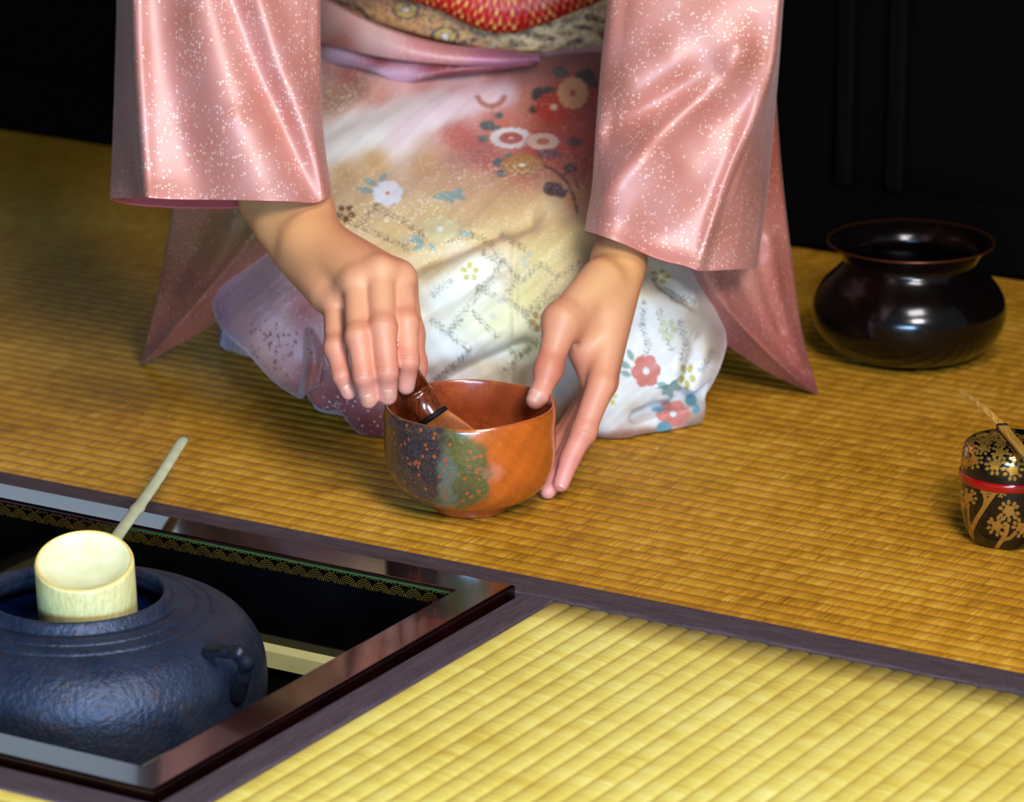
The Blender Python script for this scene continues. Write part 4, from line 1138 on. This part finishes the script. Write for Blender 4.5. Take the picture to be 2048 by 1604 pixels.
# cord: thick braided red and gold
a = np.linspace(math.radians(92), math.radians(448), 260)
cp_ = np.stack([.172 * np.cos(a), 3.47 + .133 * np.sin(a), .2705 + tiltf(.172 * np.cos(a)) * .55 + .004 * np.sin(a * 5)], -1)
cp_[:, 2] += -.006 * np.exp(-((cp_[:, 0] + .012) / .035) ** 2) + .010 * sst(.02, .1, cp_[:, 0])
def braid(P, R, nseg=26, pitch=.0062):
    k = len(P); L = np.concatenate([[0], np.cumsum(np.linalg.norm(np.diff(P, axis=0), axis=1))])
    n = nseg; T = np.gradient(P, axis=0); T /= np.linalg.norm(T, axis=1)[:, None]
    V = []; G = []
    for i in range(k):
        t = T[i]; xx = np.cross(t, UZ); xx /= np.linalg.norm(xx); yy = np.cross(xx, t)
        q = np.arange(n) * 2 * math.pi / n
        b = np.abs(np.sin(q * 4 + L[i] / pitch * math.pi)) * .55 + np.abs(np.sin(q * 4 - L[i] / pitch * math.pi)) * .45
        r_ = R[i] * (.88 + .2 * b)
        V.append(P[i] + r_[:, None] * (np.cos(q)[:, None] * xx * .75 + np.sin(q)[:, None] * yy)); G.append(b)
    return np.concatenate(V), [tuple(f) for f in grid_faces(k, n, True)] + [tuple(range(n)), tuple((k - 1) * n + j for j in range(n))], np.concatenate(G)
Rr = .0155 + .004 * np.exp(-((cp_[:, 0] + .012) / .03) ** 2)
V, Fc, G = braid(catmull(cp_, 1500), np.interp(np.linspace(0, 1, 1500), np.linspace(0, 1, 260), Rr))
C = np.tile(lin((176, 22, 18)), (len(V), 1)); C *= (.45 + .75 * sst(.15, .8, G))[:, None]
x, y = proj(V); gm = sst(.70, .86, G) * sst(.15, .6, wob(x, y, .13, 4) + .35); blend(C, gm, (232, 180, 90))
mesh_obj('obi_cord', V, Fc, M['red and gold cord'], pe, col=np.clip(C, 0, 1))

PINK = (200, 136, 122)
def pink_col(x, y, V, base=PINK):
    C = np.tile(lin(base), (len(V), 1)); n_ = wob(x, y, .012, 3)
    blend(C, .35 * sst(0, .8, n_), (184, 108, 82)); blend(C, .35 * sst(0, .8, -n_), (212, 160, 156)); return C
def strip_cloth(name, topl, botl, Yl, thick, cols, roll=.006, mat='pink figured silk', parent=None, W=None):
    n, m = 160, 26; t = np.linspace(0, 1, n)
    tp = catmull(topl, n); bt = catmull(botl, n); Yc = catmull(np.array(Yl)[:, None], n)[:, 0]
    V = []
    for j in range(m):
        s = j / (m - 1)
        p = tp + s * (bt - tp); V.append(at(p[:, 0], p[:, 1], Yc - roll * math.sin(s * math.pi * .75)))
    for j in range(8):
        s = 1 - j / 7; p = tp + s * (bt - tp); V.append(at(p[:, 0], p[:, 1] - (3 if j == 0 else 6), Yc + thick))
    V = np.concatenate(V); Fq = grid_faces(m + 8, n); x, y = proj(V)
    if W: V[:, 1] -= wrinkle(x, y, W)
    C = idw(x, y, cols, 3, 10)
    return mesh_obj(name, V, Fq, M[mat], parent or pe, col=C, speck=np.full(len(V), .5))
strip_cloth('waist_fold', [(560, 60), (650, 72), (760, 112), (880, 118), (1000, 118), (1080, 116)], [(560, 92), (650, 122), (740, 142), (805, 164), (880, 154), (1060, 134)], [3.49, 3.385, 3.335, 3.322, 3.322, 3.33], .02,
            [(640, 80, 190, 120, 110), (760, 125, 140, 60, 60), (900, 135, 128, 44, 50), (1000, 128, 150, 70, 80), (660, 118, 214, 190, 214), (760, 148, 210, 180, 200), (1060, 130, 130, 50, 50)], .010)
strip_cloth('waist_fold', [(560, -40), (650, 0), (760, 55), (880, 92), (1000, 104), (1080, 106)], [(560, 70), (650, 88), (760, 114), (880, 128), (1000, 131), (1080, 124)], [3.49, 3.38, 3.33, 3.318, 3.32, 3.334], .02,
            [(650, 40, 214, 170, 160), (740, 80, 216, 176, 168), (860, 112, 196, 136, 130), (1000, 124, 170, 110, 130), (680, 96, 190, 120, 110)], .010)
V, Fq = [], None
rings = [(.19, 0, 3.49, .155, .118), (.24, 0, 3.475, .16, .12), (.36, -.005, 3.45, .158, .115), (.46, -.012, 3.40, .175, .105), (.53, -.015, 3.365, .185, .085), (.575, -.015, 3.35, .13, .07), (.60, -.015, 3.345, .065, .055), (.625, -.015, 3.34, .05, .05)]
R_ = catmull(np.array(rings), 60); a = np.linspace(0, 2 * math.pi, 96, endpoint=False)
V = np.concatenate([np.stack([q[1] + q[3] * np.cos(a), q[2] + q[4] * np.sin(a), np.full(96, q[0])], -1) for q in R_]); x, y = proj(V)
mesh_obj('kimono_bodice', V, grid_faces(60, 96, True), M['pink figured silk'], pe, col=pink_col(x, y, V), speck=np.full(len(V), .6))

# ---- sleeves
def loft(rows, nr, na, W=None, thick=.0012, shade=None):
    """rows: list of rings of (px, py, Y); ring points are joined in a closed loop"""
    rows = np.array(rows, float)                           # (k, m, 3)
    k, m, _ = rows.shape
    R1 = np.stack([catmull(rows[:, j], nr) for j in range(m)], 1)     # (nr, m, 3)
    G = np.stack([catmull(R1[i], na, True) for i in range(nr)], 0)     # (nr, na, 3)
    x, y, Y = G[..., 0], G[..., 1], G[..., 2]
    if W is not None:
        fr_ = np.zeros(na); 
        D = wrinkle(x, y, W); s = np.arange(na) / na * m
        front = sst(.2, .9, s) * sst(W_END, W_END - .6, s)
        Y = Y - D * front[None, :]
    return at(x, y, Y).reshape(-1, 3), grid_faces(nr, na, True), x.ravel(), y.ravel()

def add_cloth(name, V, Fq, x, y, parent, base=PINK, mods=True, cols=None, speck=1.0):
    C = pink_col(x, y, V, base) if cols is None else idw(x, y, cols, 3, 14)
    o = mesh_obj(name, V, Fq, M['pink figured silk'], parent, col=np.clip(C, 0, 1), speck=np.full(len(V), speck))
    o.data.materials.append(M['coral lining'])
    s = o.modifiers.new('cloth', 'SOLIDIFY'); s.thickness = .0012; s.offset = -1; s.material_offset = 1; s.material_offset_rim = 1
    return o

# photo-left sleeve: ring order inner, front..., fold, outer, back..., back inner
def ringL(y0, xi, xf, xo, Yf, dy=(0, 0, 0, 0, 0, 0, 0, 0, 0, 0), dp=.105):
    pts = [(xi, y0, Yf + .040), (xi - 26, y0, Yf + .010), (xi - 95, y0, Yf - .002), (450 - (640 - xi) * .2, y0, Yf - .004), (xf + 60, y0, Yf - .001), (xf + 16, y0, Yf), (xf - 3, y0, Yf + .012), (xf - 14, y0, Yf + dp * .3), (xo, y0, Yf + dp * .8), (xo + 60, y0, Yf + dp), (440, y0, Yf + dp), ]
    pts.append((xi - 60, y0, Yf + dp * .8))
    return [(p[0], p[1] + (dy[i] if i < len(dy) else 0), p[2]) for i, p in enumerate(pts)]
rowsL = [ringL(-640, 690, 330, 318, 3.235, dp=.17), ringL(-430, 655, 275, 255, 3.085, dp=.25), ringL(-240, 640, 250, 226, 3.010, dp=.28), ringL(-120, 640, 254, 230, 2.990, dp=.25), ringL(0, 640, 262, 235, 2.970, dp=.21), ringL(130, 641, 267, 231, 2.952, dp=.175), ringL(260, 646, 276, 226, 2.934, dp=.145), ringL(345, 656, 282, 222, 2.920, dp=.12),
         ringL(398, 662, 287, 219, 2.906, (-14, 6, 4, 2, 0, -2, -3, -2, 0, 14, 20, 6))]
W_END = 6.3
WL = [(((395, -200), (405, 0), (440, 140), (490, 290), (540, 400)), 78, .020), (((335, -100), (340, 100), (380, 300), (400, 400)), 42, -.007), (((500, -200), (520, 0), (560, 130), (618, 260), (664, 370)), 36, .015), (((462, 0), (500, 100), (566, 250), (626, 390)), 26, -.008),
      (((270, -100), (274, 100), (290, 390)), 18, .006), (((400, 260), (470, 235)), 26, .003)]
V, Fq, x, y = loft(rowsL, 260, 330, WL)
slL = add_cloth('sleeve', V, Fq, x, y, pe)
# photo-right sleeve
def ringR(y0, xi, xf, xo, Yf, ys=None, dp=.10):
    xm = xi + (xf - xi) * np.array([.12, .32, .62, .86])
    pts = [(xi, y0, Yf + .040), (xm[0], y0, Yf + .010), (xm[1], y0, Yf - .002), (xm[2], y0, Yf - .004), (xm[3], y0, Yf), (xf - 14, y0, Yf + .001), (xf + 3, y0, Yf + .012), ((xf + xo) / 2 + 8 * min(1, (xo - xf) / 60), y0, Yf + dp * .36), (xo, y0, Yf + dp * .72), (xo - 20, y0, Yf + dp), (xm[2], y0, Yf + dp), (xm[0], y0, Yf + dp * .8)]
    if ys is not None: pts = [(p[0], yy, p[2]) for p, yy in zip(pts, ys)]
    return pts
def ysl(y0, k): # cuff slopes down to the right, more the nearer the cuff
    c = np.array([462, 470, 487, 517, 532, 540, 542, 539, 536, 528, 505, 472]) - 462.0
    return y0 + k * c
rowsR = [ringR(-640, 1215, 1520, 1530, 3.235, dp=.17), ringR(-430, 1220, 1570, 1580, 3.09, dp=.25), ringR(-240, 1222, 1585, 1590, 3.035, dp=.29), ringR(-120, 1218, 1574, 1578, 3.018, dp=.25), ringR(0, 1215, 1561, 1566, 3.000, ysl(0, .05), dp=.21), ringR(125, 1202, 1546, 1557, 2.985, ysl(125, .15), dp=.175), ringR(250, 1192, 1498, 1545, 2.968, ysl(250, .4), dp=.145), ringR(370, 1184, 1442, 1528, 2.950, ysl(370, .75), dp=.118), ringR(430, 1174, 1418, 1516, 2.945, ysl(430, .95)), ringR(462, 1169, 1406, 1511, 2.934, ysl(462, 1.0))]
WR = [(((1520, 10), (1440, 60)), 80, .012), (((1340, 120), (1270, 160)), 52, .010), (((1430, 150), (1320, 205), (1220, 260)), 30, -.007),
      (((1480, 110), (1405, 190), (1310, 280), (1235, 350), (1200, 390)), 34, .012), (((1520, 200), (1430, 250), (1370, 310)), 44, -.008), (((1380, 290), (1345, 320)), 34, .004),
      (((1300, 340), (1255, 390), (1225, 450)), 56, .012), (((1480, 330), (1390, 420), (1290, 500)), 46, -.006), (((1560, 0), (1548, 125), (1500, 250), (1445, 375), (1408, 535)), 14, .004)]
V, Fq, x, y = loft(rowsR, 260, 330, WR); Fq = Fq[:, ::-1]
slR = add_cloth('sleeve', V, Fq, x, y, pe)

# hanging lower corners of the two sleeves
def pouch(parent, left, fold, right, Yl, Yf, Yr, Yb, W, cols, n=90):
    """three polylines running down to the tip, closed behind"""
    m = 24; L = catmull(left, n); Fo = catmull(fold, n); Ri = catmull(right, n)
    yl, yf, yr, yb = [np.interp(np.linspace(0, 1, n), np.linspace(0, 1, len(q)), q) for q in (Yl, Yf, Yr, Yb)]
    rows = []
    for i in range(n):
        ring = []
        for j in range(m): t = j / m; ring.append((*(L[i] + t * (Fo[i] - L[i])), yl[i] + t * (yf[i] - yl[i])))
        for j in range(m): t = j / m; ring.append((*(Fo[i] + t * (Ri[i] - Fo[i])), yf[i] + t * (yr[i] - yf[i])))
        Bk = (Ri[i] + L[i]) / 2
        for j in range(m): t = j / m; ring.append((*(Ri[i] + t * (Bk - Ri[i])), yr[i] + t * (yb[i] - yr[i])))
        for j in range(m): t = j / m; ring.append((*(Bk + t * (L[i] - Bk)), yb[i] + t * (yl[i] - yb[i])))
        rows.append(ring)
    G = np.array(rows); x, y, Y = G[..., 0], G[..., 1], G[..., 2]
    s = np.arange(4 * m)
    fr_ = sst(0, 4, s) * sst(2 * m, 2 * m - 4, s)
    if W: Y = Y - wrinkle(x, y, W) * fr_[None, :]
    V = at(x, y, Y).reshape(-1, 3); V[:, 2] = np.maximum(V[:, 2], .001)
    Fq = grid_faces(n, 4 * m, True)
    Fc = [tuple(q) for q in Fq] + [tuple((n - 1) * 4 * m + j for j in range(4 * m))]
    C = .85 * idw(x.ravel(), y.ravel(), cols, 3, 14)  # shaded brown faces painted in, whole pouch darkened
    return mesh_obj('sleeve_pouch', V, Fc, M['pink figured silk'], parent, col=np.clip(C, 0, 1), speck=np.full(len(V), .4))
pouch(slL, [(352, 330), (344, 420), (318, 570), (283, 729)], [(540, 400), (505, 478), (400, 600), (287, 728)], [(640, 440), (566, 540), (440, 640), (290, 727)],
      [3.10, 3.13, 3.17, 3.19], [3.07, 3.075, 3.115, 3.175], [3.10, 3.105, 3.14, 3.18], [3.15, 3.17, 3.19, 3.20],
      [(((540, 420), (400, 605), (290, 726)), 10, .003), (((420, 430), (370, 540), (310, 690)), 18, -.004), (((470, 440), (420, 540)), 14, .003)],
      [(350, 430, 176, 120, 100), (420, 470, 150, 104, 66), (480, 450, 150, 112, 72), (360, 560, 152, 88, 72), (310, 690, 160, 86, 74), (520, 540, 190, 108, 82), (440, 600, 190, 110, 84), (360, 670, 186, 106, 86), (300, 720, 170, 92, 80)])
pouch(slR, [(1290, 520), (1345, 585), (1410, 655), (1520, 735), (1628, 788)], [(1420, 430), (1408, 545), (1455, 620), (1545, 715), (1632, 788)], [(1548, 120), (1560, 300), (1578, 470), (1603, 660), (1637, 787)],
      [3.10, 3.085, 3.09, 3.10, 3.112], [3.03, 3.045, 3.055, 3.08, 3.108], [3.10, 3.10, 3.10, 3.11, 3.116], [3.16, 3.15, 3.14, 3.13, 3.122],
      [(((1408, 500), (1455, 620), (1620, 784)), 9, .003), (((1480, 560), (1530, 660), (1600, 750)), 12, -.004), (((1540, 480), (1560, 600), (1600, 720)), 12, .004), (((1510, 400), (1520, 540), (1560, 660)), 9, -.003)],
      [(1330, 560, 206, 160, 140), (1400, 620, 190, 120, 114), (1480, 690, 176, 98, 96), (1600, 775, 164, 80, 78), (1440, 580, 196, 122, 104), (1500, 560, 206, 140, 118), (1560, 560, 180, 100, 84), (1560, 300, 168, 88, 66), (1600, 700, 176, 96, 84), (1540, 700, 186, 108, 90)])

# ------------------------------------------------------------------ light
w = bpy.data.worlds.new('sky'); SC.world = w; w.use_nodes = True
wt = w.node_tree; bg = wt.nodes['Background']
gm_ = wt.nodes.new('ShaderNodeNewGeometry'); sp_ = wt.nodes.new('ShaderNodeSeparateXYZ'); wt.links.new(gm_.outputs['Incoming'], sp_.inputs[0])
mr = wt.nodes.new('ShaderNodeMapRange'); wt.links.new(sp_.outputs[1], mr.inputs[0])     # incoming points back at the viewer
mr.inputs[1].default_value = -.9; mr.inputs[2].default_value = .2; mr.inputs[3].default_value = 1.4; mr.inputs[4].default_value = .24
wt.links.new(mr.outputs[0], bg.inputs[1]); bg.inputs[0].default_value = (.62, .76, .92, 1)
def area(name, loc, target, sx, sy, energy, color, spread=180):
    l = bpy.data.lights.new(name, 'AREA'); l.shape = 'RECTANGLE'; l.size = sx; l.size_y = sy; l.energy = energy; l.color = color
    l.spread = math.radians(spread)
    o = bpy.data.objects.new(name, l); COL.objects.link(o); o.location = loc
    d = Vector(target) - Vector(loc); o.rotation_euler = d.to_track_quat('-Z', 'Y').to_euler(); return o
area('window_light', (.56, .85, 1.30), (.05, 2.75, .1), .55, .36, 38, (.98, .97, .97))
area('high_fill_light', (.48, 1.45, 1.95), (0.0, 2.95, .1), .7, .45, 26, (.98, .97, .98))  # added soft fill from above to brighten the lap
area('kettle_fill_light', (-.1, .5, .36), (-.30, 2.5, -.05), 1.0, .3, 7, (.34, .62, 1.0), 55)  # added low blue fill, narrowed onto the kettle front
SC.view_settings.exposure = 0.0
SC.view_settings.use_curve_mapping = True
cv = SC.view_settings.curve_mapping.curves[3]
cv.points.new(.20, .178); cv.points.new(.70, .72)
SC.view_settings.curve_mapping.update()
